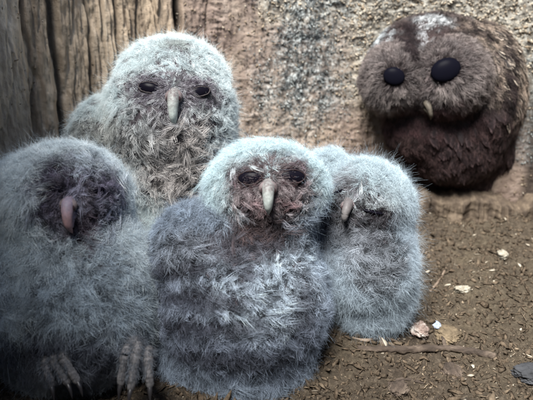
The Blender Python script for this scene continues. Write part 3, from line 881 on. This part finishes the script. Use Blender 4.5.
# ---- owlet A: front left, face dark and bill bowed
def owlet_left():
    d = 0.56
    base = P(75, 385, 0.575); base[2] = ground_at(base[0], base[1]) - 0.004
    ells = [(P(66, 200, d), I3, (px(d, 60), px(d, 58), px(d, 54))),
            (P(30, 205, d + .01), I3, (px(d, 42), px(d, 46), px(d, 48))),
            (P(74, 255, d + .01), I3, (px(d, 68), px(d, 60), px(d, 60))),
            (P(86, 295, d + .01), I3, (px(d, 70), px(d, 66), px(d, 84))),
            (P(28, 285, d + .015), I3, (px(d, 38), px(d, 62), px(d, 85))),
            (P(108, 325, d + .01), I3, (px(d, 42), px(d, 46), px(d, 48))),
            (P(60, 345, d + .02), I3, (px(d, 60), px(d, 45), px(d, 40)))]
    o = body_mesh('owlet', ells, M_SKIN, base)
    tag(o, 'leftmost owlet in shade, dark smudged face and pinkish bill, clawed toes showing', 'owlet', 'owlets huddled in the tree hollow')
    sf = surface(o)
    e1 = set_eye(o, sf, 49, 186, 9 * MM, 3.2 * MM, -14, 0.5, lid=False, sink=.12)
    e2 = set_eye(o, sf, 99, 188, 8.5 * MM, 3.0 * MM, 14, 0.5, lid=False, sink=.12)
    bp, bn = ray_front(sf, 74, 199)
    beak(o, bp, -AX, -UP + 0.08 * RT, px(d, 30), px(d, 15), M_BEAK_LILAC)
    st = dict(DOWN, tip=(0.74, 0.85, 0.90), root=(0.24, 0.28, 0.32), len=13 * MM, mottle=0.28)
    paints = [
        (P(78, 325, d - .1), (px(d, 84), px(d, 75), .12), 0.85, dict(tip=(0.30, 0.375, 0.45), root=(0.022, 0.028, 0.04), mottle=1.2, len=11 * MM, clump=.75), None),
        (P(70, 198, d - .07), (px(d, 42), px(d, 40), .08), 0.95, dict(FACE, tip=(0.26, 0.26, 0.34), root=(0.012, 0.010, 0.018), mottle=2.0), 'face_feathers'),
        (P(48, 186, d - .07), (px(d, 19), px(d, 26), .06), 0.85, dict(tip=(0.075, 0.065, 0.10), root=(0.02, .016, .028)), 'face_feathers'),
        (P(98, 186, d - .07), (px(d, 16), px(d, 20), .06), 0.7, dict(tip=(0.14, 0.12, 0.18), root=(0.02, .016, .028)), 'face_feathers'),
        (P(72, 162, d - .06), (px(d, 8), px(d, 18), .06), 0.8, dict(tip=(0.46, 0.54, 0.60)), 'head_down'),
        (P(74, 230, d - .06), (px(d, 14), px(d, 18), .06), 0.85, dict(tip=(0.10, 0.07, 0.085), root=(0.02, .016, .028)), 'face_feathers'),
        (P(60, 366, d - .05), (px(d, 90), px(d, 34), .12), 0.9, dict(tip=(0.11, 0.12, 0.155), root=(0.025, 0.025, 0.03)), None),  # shade on the lowest down, painted as darker tint
    ]
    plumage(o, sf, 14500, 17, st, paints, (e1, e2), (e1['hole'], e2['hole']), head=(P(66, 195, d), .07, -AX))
    for e in (e1, e2):
        bristles(o, sf, 2600, e['c'], (px(d, 22), px(d, 17)), ((0.015, 0.013, 0.024), (0.36, 0.36, 0.46)), (0.02, 0.016, 0.026), 4.5 * MM, P(74, 188, d - .06), (e['hole'],))
    bristles(o, sf, 2600, bp, (px(d, 18), px(d, 24)), ((0.03, 0.022, 0.032), (0.26, 0.24, 0.29)), (0.02, 0.016, 0.026), 6 * MM, bp + UP * px(d, 12), (), lift=.5)
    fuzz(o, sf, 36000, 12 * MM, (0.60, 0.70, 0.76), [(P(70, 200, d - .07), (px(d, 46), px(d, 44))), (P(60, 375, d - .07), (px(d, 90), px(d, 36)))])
    # feet
    def foot(toes, ankle):
        specs = [dict(pts=[ankle, (ankle + toes[0][0]) / 2 + np.array([0, .004, .002]), toes[1][0] + np.array([0, .006, 0])], rad=[.008, .0075, .006], seg=12, sub=5, wob=.25)]
        for tp in toes:
            m = (tp[0] + tp[1]) / 2 + np.array([0, -.003, .004])
            a, b = tp[0], tp[1]
            ks = np.linspace(0, 1, 17)
            pts = [(1 - k) ** 2 * a + 2 * k * (1 - k) * m + k * k * b for k in ks]
            rad = [(.0041 - .0013 * k) * (1 + (0.035 if i % 2 else -0.03) + 0.09 * math.sin(k * 9.5)) * 1.12 for i, k in enumerate(ks)]
            specs.append(dict(pts=[a + np.array([0, .008, .003])] + pts, rad=[.0038] + rad, seg=14, sub=3, wob=.25, seed=int(abs(a[0]) * 9999) % 97))
        f = tube_obj('foot', M_FOOT, o, specs)
        for tp in toes:
            dr = norm(tp[1] - tp[0])
            tube_obj('claw', M_CLAW, f, [dict(pts=[tp[1] - dr * .002, tp[1] + dr * .005 + np.array([0, -.002, .001]), tp[1] + dr * .009 + np.array([0, -.003, -.004])], rad=[.0026, .0019, .0004], seg=8, sub=4)])
        fs = surface(f)
        low = min(tp[1][2] for tp in toes)
        bristles(f, fs, 2600, (toes[0][0] + toes[-1][0]) / 2 - UP * .002, (.02, .016), ((0.10, 0.11, 0.13), (0.36, 0.41, 0.47)), (0.05, 0.055, 0.065), 6 * MM, toes[1][0] + np.array([0, 0, .05]), (), part='instep_feathers', rad=.09 * MM)
        return f
    foot([(P(126, 354, .500), P(121, 384, .498)), (P(137, 352, .498), P(131, 389, .490)), (P(148, 356, .50), P(150, 386, .496))], P(138, 340, .560))
    foot([(P(54, 360, .512), P(68, 384, .507)), (P(63, 358, .510), P(78, 382, .505)), (P(45, 364, .512), P(52, 386, .509))], P(50, 348, .570))

# ---- owlet C: centre front, back and wing turned to us
def owlet_centre():
    d = 0.58
    base = P(242, 385, 0.60); base[2] = ground_at(base[0], base[1]) - 0.004
    ells = [(P(266, 188, d), I3, (px(d, 58), px(d, 52), px(d, 46))),
            (P(240, 298, d + .015), I3, (px(d, 84), px(d, 72), px(d, 76))),
            (P(196, 262, d + .01), I3, (px(d, 46), px(d, 50), px(d, 58))),
            (P(283, 298, d + .02), I3, (px(d, 43), px(d, 58), px(d, 68))),
            (P(244, 236, d + .01), I3, (px(d, 66), px(d, 46), px(d, 46))),
            (P(237, 346, d + .01), I3, (px(d, 76), px(d, 34), px(d, 60)))]
    o = body_mesh('owlet', ells, M_SKIN, base)
    tag(o, 'large owlet in the middle front with purplish face, pale bill and barred grey back', 'owlet', 'owlets huddled in the tree hollow')
    sf = surface(o)
    e1 = set_eye(o, sf, 245, 175, 12 * MM, 6.8 * MM, 2, 0.15, thick=.0007, sink=.12)
    e2 = set_eye(o, sf, 297, 173, 12.6 * MM, 7.0 * MM, 0, 0.2, thick=.0007, sink=.12)
    bp, bn = ray_front(sf, 271, 180)
    beak(o, bp + (-AX) * 0.001, -AX, -UP, px(d, 28), px(d, 15.5))
    st = dict(DOWN, tip=(0.31, 0.38, 0.47), root=(0.03, 0.035, 0.048), len=12 * MM, mottle=0.7, clump=.6)
    SLATE = dict(tip=(0.20, 0.235, 0.31), root=(0.018, 0.02, 0.03), mottle=1.1, clump=.8, len=10 * MM, rad=.1 * MM)
    PALE = dict(tip=(0.42, 0.49, 0.60), root=(0.05, 0.06, 0.08), mottle=.6)
    BAR = dict(tip=(0.06, 0.062, 0.08), root=(0.02, 0.018, 0.025))
    paints = [
        (P(262, 160, d - .03), (px(d, 78), px(d, 50), .12), 0.9, dict(tip=(0.64, 0.82, 0.86), root=(0.30, 0.36, 0.38), mottle=.14, len=11 * MM), 'head_down'),
        (P(200, 308, d - .05), (px(d, 62), px(d, 58), .12), 0.9, SLATE, 'wing_feathers'),
        (P(262, 340, d - .05), (px(d, 70), px(d, 40), .12), 0.8, SLATE, 'wing_feathers'),
        (P(196, 283, d - .05), (px(d, 40), px(d, 6), .12), 0.6, PALE, 'wing_feathers'),
        (P(200, 310, d - .05), (px(d, 42), px(d, 6), .12), 0.5, PALE, 'wing_feathers'),
        (P(208, 337, d - .05), (px(d, 40), px(d, 6), .12), 0.35, PALE, 'wing_feathers'),
        (P(190, 250, d - .05), (px(d, 34), px(d, 20), .12), 0.7, dict(RUFF, tip=(0.30, 0.33, 0.37), root=(0.018, 0.018, 0.024), mottle=1.4), 'back_feathers'),
        (P(262, 274, d - .05), (px(d, 58), px(d, 52), .12), 0.9, dict(RUFF, tip=(0.42, 0.50, 0.58), root=(0.018, 0.018, 0.026), mottle=1.6, spread=2.0 * MM, len=8 * MM, lift=.5), 'back_feathers'),
        (P(248, 243, d - .05), (px(d, 46), px(d, 17), .12), 0.9, dict(tip=(0.08, 0.07, 0.085), root=(0.02, 0.018, 0.025), mottle=.6), 'back_feathers'),
        (P(182, 268, d - .05), (px(d, 30), px(d, 8), .12), 0.85, BAR, 'back_feathers'),
        (P(238, 270, d - .05), (px(d, 16), px(d, 9), .12), 0.85, BAR, 'back_feathers'),
        (P(205, 296, d - .05), (px(d, 48), px(d, 8), .12), 0.8, BAR, 'back_feathers'),
        (P(208, 323, d - .05), (px(d, 52), px(d, 9), .12), 0.8, BAR, 'back_feathers'),
        (P(225, 352, d - .04), (px(d, 65), px(d, 10), .12), 0.7, BAR, 'back_feathers'),
        (P(302, 305, d - .04), (px(d, 13), px(d, 30), .12), 0.8, BAR, 'back_feathers'),
        (P(270, 192, d - .07), (px(d, 41), px(d, 32), .09), 1.0, dict(FACE, tip=(0.30, 0.265, 0.275), root=(0.035, 0.025, 0.03), len=6.5 * MM, mottle=1.2), 'face_feathers'),
        (P(271, 160, d - .07), (px(d, 9), px(d, 16), .08), 0.95, dict(tip=(0.52, 0.66, 0.70), root=(0.2, .22, .24), len=6 * MM), 'head_down'),
        (P(246, 176, d - .07), (px(d, 15), px(d, 10), .05), 0.85, dict(tip=(0.13, 0.085, 0.10), root=(0.02, .013, .02), len=5 * MM), 'face_feathers'),
        (P(297, 174, d - .07), (px(d, 15), px(d, 10), .05), 0.85, dict(tip=(0.13, 0.085, 0.10), root=(0.02, .013, .02), len=5 * MM), 'face_feathers'),
        (P(250, 206, d - .07), (px(d, 13), px(d, 10), .05), 0.6, dict(tip=(0.22, 0.11, 0.12), root=(0.03, .015, .018)), 'face_feathers'),
        (P(289, 204, d - .07), (px(d, 12), px(d, 10), .05), 0.6, dict(tip=(0.22, 0.11, 0.12), root=(0.03, .015, .018)), 'face_feathers'),
        (P(268, 229, d - .05), (px(d, 30), px(d, 11), .08), 0.9, dict(tip=(0.10, 0.07, 0.07), root=(0.015, .01, .012), mottle=.7), 'face_feathers'),
    ]
    plumage(o, sf, 16500, 17, st, paints, (e1, e2), (e1['hole'], e2['hole']), head=(P(265, 180, d), .065, -AX))
    for e in (e1, e2):
        bristles(o, sf, 3000, e['c'], (px(d, 23), px(d, 17)), ((0.04, 0.028, 0.034), (0.34, 0.31, 0.32)), (0.03, 0.022, 0.027), 4.5 * MM, P(271, 178, d - .06), (e['hole'],))
    bristles(o, sf, 2800, bp, (px(d, 22), px(d, 26)), ((0.08, 0.048, 0.053), (0.36, 0.32, 0.33)), (0.04, 0.026, 0.03), 5.5 * MM, bp + UP * px(d, 10), (), lift=.5)
    fuzz(o, sf, 20000, 11 * MM, (0.34, 0.42, 0.52), [(P(198, 305, d - .07), (px(d, 60), px(d, 62))), (P(262, 338, d - .05), (px(d, 60), px(d, 30))), (P(270, 196, d - .07), (px(d, 44), px(d, 36))), (P(245, 270, d - .07), (px(d, 72), px(d, 60)))])

# ---- owlet D: smallest, right, face tucked down
def owlet_right():
    d = 0.645
    base = P(370, 325, 0.665); base[2] = ground_at(base[0], base[1]) - 0.004
    ells = [(P(362, 205, d), I3, (px(d, 48), px(d, 49), px(d, 44))),
            (P(328, 190, d + .01), I3, (px(d, 30), px(d, 34), px(d, 38))),
            (P(367, 258, d + .005), I3, (px(d, 45), px(d, 54), px(d, 54))),
            (P(372, 286, d + .01), I3, (px(d, 41), px(d, 33), px(d, 46))),
            (P(330, 250, d + .02), I3, (px(d, 34), px(d, 50), px(d, 60))),
            (P(381, 222, d + .01), I3, (px(d, 25), px(d, 42), px(d, 36)))]
    o = body_mesh('owlet', ells, M_SKIN, base)
    tag(o, 'small owlet at the right of the huddle, head bowed and eyes shut', 'owlet', 'owlets huddled in the tree hollow')
    sf = surface(o)
    st = dict(DOWN, tip=(0.42, 0.51, 0.59), root=(0.06, 0.072, 0.09), len=11 * MM, mottle=0.3)
    bp, bn = ray_front(sf, 345, 203)
    od = norm(-AX - 0.25 * RT - 0.2 * UP)
    beak(o, bp + od * 0.002, od, -UP - 0.25 * RT, px(d, 19), px(d, 12), M_BEAK_DUSTY)
    bristles(o, sf, 2600, bp, (px(d, 22), px(d, 20)), ((0.04, 0.034, 0.04), (0.34, 0.36, 0.38)), (0.02, 0.017, 0.02), 5 * MM, bp + UP * px(d, 12), (), lift=.55)
    # shut lids: thin dark slits under a pale fringe
    for (u, v, tl) in ((376, 213, -12), (330, 196, 20)):
        p, n = ray_front(sf, u, v)
        a = R(tl); rt = RT * math.cos(a) + UP * math.sin(a)
        rt = norm(rt - (rt @ n) * n); up = norm(np.cross(n, rt)); up = up if up @ UP > 0 else -up
        ellipsoid_obj('eyelid', M_EYE, o, p + n * .0005, [rt, up, n], (12 * MM, 2.4 * MM, 5 * MM))
    slope = (RT * .9 - UP * .5).tolist()
    paints = [
        (P(360, 176, d - .03), (px(d, 62), px(d, 34), .10), 0.8, dict(tip=(0.62, 0.76, 0.81), root=(0.28, 0.32, 0.34), mottle=.2, len=11 * MM), 'head_down'),
        (P(358, 212, d - .07), (px(d, 38), px(d, 24), .08), 0.95, dict(FACE, tip=(0.17, 0.165, 0.185), root=(0.014, 0.012, 0.015), mottle=1.7, len=8 * MM), 'face_feathers'),
        (P(352, 180, d - .06), (px(d, 8), px(d, 13), .07), 0.7, dict(tip=(0.22, 0.19, 0.21), root=(0.05, 0.04, 0.045)), 'face_feathers'),
        (P(376, 203, d - .06), (px(d, 26), px(d, 5), .07), 0.9, dict(tip=(0.66, 0.75, 0.79), root=(0.15, 0.15, 0.15), len=8 * MM, lift=.3, comb=slope, mottle=.3), 'brow_feathers'),
        (P(374, 217, d - .06), (px(d, 27), px(d, 9), .07), 1.0, dict(tip=(0.035, 0.03, 0.035), root=(0.015, 0.013, 0.015), comb=slope), 'face_feathers'),
        (P(377, 258, d - .05), (px(d, 22), px(d, 30), .10), 0.85, dict(RUFF, tip=(0.16, 0.17, 0.19), root=(0.012, 0.012, 0.015), mottle=1.6), 'breast_feathers'),
        (P(356, 239, d - .05), (px(d, 36), px(d, 8), .10), 0.8, dict(tip=(0.10, 0.105, 0.12), root=(0.015, 0.015, 0.02)), 'breast_feathers'),  # painted band of shade where the head meets the neck
        (P(340, 240, d - .05), (px(d, 26), px(d, 20), .10), 0.5, dict(RUFF, tip=(0.36, 0.40, 0.45), root=(0.04, 0.04, 0.05)), None),
    ]
    plumage(o, sf, 12000, 17, st, paints, (), (), head=(P(361, 200, d), .062, -AX))
    fuzz(o, sf, 30000, 12.5 * MM, (0.46, 0.56, 0.64), [(P(356, 216, d - .07), (px(d, 44), px(d, 32))), (P(375, 258, d - .07), (px(d, 30), px(d, 36)))])

# ---- adult tawny owl on the ledge
def adult():
    d = 0.86
    base = P(455, 180, 0.90); base[2] = 0.115
    ells = [(P(434, 76, d), rotz_up(-8), (px(d, 70), px(d, 56), px(d, 60))),
            (P(470, 95, d + .03), I3, (px(d, 50), px(d, 68), px(d, 76))),
            (P(452, 134, d + .02), I3, (px(d, 56), px(d, 46), px(d, 52))),
            (P(422, 122, d + .0), I3, (px(d, 40), px(d, 34), px(d, 40))),
            (P(488, 140, d + .05), I3, (px(d, 28), px(d, 36), px(d, 45))),
            (P(464, 148, d + .05), I3, (px(d, 48), px(d, 34), px(d, 52))),
            (P(484, 102, d + .04), I3, (px(d, 30), px(d, 64), px(d, 60))),
            (P(394, 78, d - .045), I3, (px(d, 32), px(d, 36), px(d, 34))),
            (P(446, 76, d - .05), I3, (px(d, 42), px(d, 40), px(d, 40)))]
    o = body_mesh('adult_owl', ells, M_SKIN_DARK, base)
    tag(o, 'dark brown adult owl with black eyes and white brow streaks, perched above the owlets', 'owl')
    sf = surface(o)
    e1 = set_eye(o, sf, 392, 78, px(d, 9.2), px(d, 7.2), -22, 0.25, sink=.12, lid=False, emat=M_EYE_ADULT)
    e2 = set_eye(o, sf, 443, 68, px(d, 12.6), px(d, 9.4), 20, 0.25, sink=.12, lid=False, emat=M_EYE_ADULT)
    bp, bn = ray_front(sf, 424, 104)
    beak(o, bp + AX * .003, -AX, -UP + .3 * RT, px(d, 18), px(d, 8), mat_noise('horn_beak', [(0.3, (0.05, 0.042, 0.035)), (0.7, (0.15, 0.13, 0.10))], 150, .6), cere=False)
    st = dict(root=(0.010, 0.007, 0.007), tip=(0.075, 0.048, 0.045), len=9 * MM, lift=0.14, curl=0.25, clump=0.9, rad=0.14 * MM, spread=2.8 * MM, mottle=0.9, mess=0.8, part='body_feathers')
    disc = dict(tip=(0.32, 0.28, 0.265), root=(0.07, 0.052, 0.05), len=12 * MM, lift=0.2, curl=.15, mottle=.7, spread=2.0 * MM, clump=.9, rad=.13 * MM)
    DK = dict(tip=(0.028, 0.019, 0.021), root=(0.01, .007, .008))
    c1, c2 = e1['c'], e2['c']
    paints = [
        (P(482, 62, d), (px(d, 60), px(d, 56), .14), 0.9, dict(tip=(0.36, 0.29, 0.23), root=(0.010, 0.007, 0.007), mottle=2.2, len=8 * MM, lift=.3, clump=.95, comb=(RT * .8 - UP * .55).tolist()), 'crown_feathers'),
        (P(425, 22, d), (px(d, 62), px(d, 17), .14), 0.9, dict(tip=(0.10, 0.08, 0.075), root=(0.01, .007, .008), mottle=1.6, len=10 * MM, lift=.35, comb=(UP * .7 + AX * .5).tolist()), 'crown_feathers'),
        (P(386, 82, d - .05), (px(d, 29), px(d, 42), .09), 1.0, dict(disc, **{'from': (c1 + np.array([.006, 0, .0])).tolist()}), 'facial_disc'),
        (P(448, 80, d - .05), (px(d, 39), px(d, 38), .09), 1.0, dict(disc, **{'from': (c2 + np.array([-.010, 0, .0])).tolist()}), 'facial_disc'),
        (P(450, 40, d - .03), (px(d, 34), px(d, 6), .10), 0.75, dict(DK, len=9 * MM), 'crown_feathers'),
        (P(495, 86, d - .02), (px(d, 8), px(d, 44), .12), 0.95, dict(DK, len=12 * MM), 'ruff_feathers'),
        (P(474, 118, d - .03), (px(d, 18), px(d, 9), .12), 0.9, dict(DK, len=12 * MM), 'ruff_feathers'),
        (P(428, 120, d - .05), (px(d, 46), px(d, 16), .10), 0.9, dict(tip=(0.10, 0.052, 0.056), root=(0.015, .009, .009), mottle=.5), 'ruff_feathers'),
        (P(393, 78, d - .05), (px(d, 15), px(d, 12), .08), 0.6, dict(tip=(0.09, 0.07, 0.07)), 'facial_disc'),
        (P(442, 69, d - .05), (px(d, 20), px(d, 15), .08), 0.6, dict(tip=(0.09, 0.07, 0.07)), 'facial_disc'),
        (P(421, 90, d - .05), (px(d, 6), px(d, 20), .09), 0.8, dict(tip=(0.30, 0.24, 0.235), root=(0.02, .015, .015), len=7 * MM, comb=(-UP).tolist(), mottle=.6), 'brow_stripe'),
        (P(427, 27, d - .04), (px(d, 18), px(d, 8), .16), 0.9, dict(tip=(0.80, 0.86, 0.88), root=(0.08, .07, .07), len=9 * MM, comb=(UP * .7 + RT * .7).tolist(), mottle=1.5), 'brow_patch'),
        (P(417, 44, d - .05), (px(d, 5), px(d, 12), .14), 0.92, dict(tip=(0.66, 0.68, 0.70), root=(0.20, .20, .20), len=8 * MM, comb=(UP + RT * .3).tolist(), mottle=.5), 'brow_patch'),
        (P(385, 34, d - .04), (px(d, 10), px(d, 13), .16), 0.97, dict(tip=(0.72, 0.80, 0.83), root=(0.08, .07, .07), len=8 * MM, comb=(UP - RT * .5).tolist(), mottle=1.4), 'brow_patch'),
        (P(406, 50, d - .05), (px(d, 8.5), px(d, 29), .12), 1.0, dict(DK, len=11 * MM, lift=.35, comb=UP.tolist(), mottle=.3), 'brow_stripe'),
        (P(455, 150, d - .02), (px(d, 50), px(d, 30), .10), 0.6, dict(tip=(0.075, 0.045, 0.045), mottle=1.2), 'breast_feathers'),
    ]
    for e, q in ((e1, 12), (e2, 17)):
        src = e['c'] + RT * (.006 if e is e1 else -.010)
        bristles(o, sf, 5200, e['c'], (px(d, q + 12), px(d, q + 10)), ((0.03, 0.023, 0.024), (0.40, 0.355, 0.345)), (0.02, 0.015, 0.015), 9 * MM, src, (e['hole'], (P(407, 54, d - .05), [RT, AX, UP], (px(d, 8), .12, px(d, 24)))), rad=.13 * MM, lift=.3)
    for e, q in ((e1, 9.5), (e2, 13)):
        bristles(o, sf, 1500, e['c'], (px(d, q + 5), px(d, q + 2)), ((0.02, 0.015, 0.016), (0.09, 0.07, 0.07)), (0.012, 0.009, 0.01), 5 * MM, e['c'], (e['hole'],), rad=.13 * MM, lift=.5)
    # contour feathers over nape, back and flank
    dn = (-UP + .25 * RT).tolist()
    vanes(o, sf, 520, (P(500, 70, d + .02), (px(d, 42), px(d, 62), .13)), (RT * .6 - UP * .9).tolist(), 19 * MM, 7 * MM, (0.016, 0.012, 0.011), (0.50, 0.42, 0.34), 'nape_feathers', lift=.22)
    vanes(o, sf, 420, (P(470, 150, d + .02), (px(d, 62), px(d, 42), .12)), dn, 19 * MM, 10 * MM, (0.016, 0.010, 0.011), (0.10, 0.066, 0.068), 'flank_feathers', lift=.22)
    vanes(o, sf, 160, (P(462, 22, d + .03), (px(d, 44), px(d, 20), .12)), (RT * .9 + UP * .1 + AX * .5).tolist(), 17 * MM, 7 * MM, (0.018, 0.013, 0.013), (0.42, 0.35, 0.29), 'nape_feathers', lift=.2)
    plumage(o, sf, 22000, 16, st, paints, (), (e1['hole'], e2['hole']), mat=M_FEATH)
    return o

owlet_back(); owlet_left(); owlet_centre(); owlet_right(); adult()

# ------------------------------------------------------------------ things lying on the floor
M_STICK = mat_noise('stick_bark', [(0.3, (0.025, 0.02, 0.016)), (0.5, (0.07, 0.053, 0.042)), (0.72, (0.19, 0.15, 0.115))], 90, 0.9, (0.2, 1, 1), 420, 1.0)
M_TWIG = mat_noise('twig_bark', [(0.3, (0.10, 0.07, 0.05)), (0.7, (0.28, 0.22, 0.17))], 90, 0.85)
M_STONE = mat_noise('pale_crumb', [(0.3, (0.10, 0.075, 0.065)), (0.48, (0.24, 0.18, 0.155)), (0.66, (0.58, 0.54, 0.50))], 70, 0.8)
M_CLOD = mat_noise('ochre_clod', [(0.3, (0.06, 0.045, 0.03)), (0.7, (0.20, 0.155, 0.10))], 90, 0.9)
M_GREY = mat_noise('grey_stone', [(0.3, (0.025, 0.026, 0.028)), (0.7, (0.065, 0.068, 0.075))], 70, 0.9)
M_WHITE = mat_noise('white_flake', [(0.3, (0.14, 0.12, 0.09)), (0.7, (0.48, 0.45, 0.37))], 110, 0.8)
M_BLUE = mat_noise('blue_grey_fluff', [(0.3, (0.22, 0.26, 0.36)), (0.7, (0.40, 0.46, 0.58))], 160, 0.9)

def on_floor(u, v):
    for d in np.arange(0.5, 1.0, 0.002):
        p = P(u, v, d)
        if p[2] <= ground_at(p[0], p[1]): return p
    return P(u, v, 0.9)

def stick(name, label, cat, uv, rad, mat, branches=(), lift=0.6):
    pts = [on_floor(u, v) for u, v in uv]
    org = pts[0].copy()
    pts = [p + np.array([0, 0, r * lift]) for p, r in zip(pts, rad)]
    sp = [dict(pts=pts, rad=rad, seg=18, sub=16, wob=0.75, seed=3)]
    for i, (du, dv, dzz, r) in branches:
        e = on_floor(uv[i][0] + du, uv[i][1] + dv) + np.array([0, 0, dzz])
        sp.append(dict(pts=[pts[i], (pts[i] + e) / 2 + np.array([0, 0, .003]), e], rad=[r, r * .8, r * .4], seg=8, sub=5, wob=.4))
    o = tube_obj(name, mat, None, sp, origin=org)
    return tag(o, label, cat)

stick('stick', 'thick brown stick lying across the floor at the lower right', 'stick',
      [(358, 350), (385, 351), (415, 351), (445, 350), (470, 353), (495, 358)], [.0030, .0038, .0042, .0034, .0042, .0036], M_STICK,
      [(3, (-4, -9, .006, .0026)), (1, (-12, -14, .010, .0016))])
stick('twig', 'thin bent twig beside the small owlet, just behind the thick stick', 'twig', [(352, 338), (366, 341), (382, 338), (398, 342)], [.0014, .0018, .0017, .0010], M_TWIG)
stick('twig', 'short dark twig low down in front of the thick stick', 'twig', [(388, 384), (404, 380), (424, 384)], [.0014, .002, .0012], M_STICK)
stick('twig', 'pale splintered twig on the slope below the adult owl', 'twig', [(430, 292), (440, 280), (446, 268)], [.0016, .0018, .0010], M_TWIG)

def lump(name, label, cat, u, v, rad, mat, seed, sink=0.3, rough=0.55):
    p = on_floor(u, v)
    bm = bmesh.new(); bmesh.ops.create_icosphere(bm, subdivisions=5, radius=1)
    V = np.array([x.co[:] for x in bm.verts])
    k = 1 + rough * fbm(V, 1.6, 3, seed) + 0.34 * np.abs(fbm(V, 5, 4, seed + 3, 0.7)) + 0.14 * fbm(V, 13, 3, seed + 5, .7) - 0.1 * (V[:, 2] < -.3)
    V = V * k[:, None] * np.asarray(rad)
    V[:, 2] += rad[2] * (1 - 2 * sink) * 0.6
    for x, c in zip(bm.verts, V): x.co = c
    me = bpy.data.meshes.new(name); bm.to_mesh(me); bm.free()
    for q in me.polygons: q.use_smooth = True
    me.materials.append(mat)
    o = bpy.data.objects.new(name, me); COL.objects.link(o); o.location = tuple(p)
    o.rotation_euler = (0, 0, seed)
    return tag(o, label, cat)

lump('pellet', 'pale mottled pellet lying by the small owlet, above the stick', 'pellet', 420, 332, (.011, .010, .009), M_STONE, 2)
lump('earth_clod', 'ochre clod of earth right of the pale mottled pellet', 'clod', 447, 336, (.018, .014, .008), M_CLOD, 5)
lump('fluff', 'small blue grey scrap of fluff beside the pale pellet', 'fluff', 437, 326, (.006, .005, .004), M_BLUE, 8)
lump('wood_chip', 'tan lump of rotten wood in front of the thick stick', 'wood chip', 452, 374, (.013, .010, .006), M_STICK, 11)
lump('stone', 'dark grey stone at the bottom right corner of the floor', 'stone', 531, 376, (.014, .016, .008), M_GREY, 14)
lump('white_crumb', 'ragged white crumb on the slope under the adult owl', 'crumb', 503, 256, (.012, .007, .005), M_WHITE, 17, .2, .6)
lump('white_crumb', 'whitish crumb half way down the slope, lower than the ragged one', 'crumb', 462, 291, (.010, .006, .005), M_WHITE, 19, .2, .6)
lump('wood_chip', 'dark lump of wood at the bottom edge right of the centre owlet', 'wood chip', 398, 390, (.012, .010, .006), M_STICK, 23)
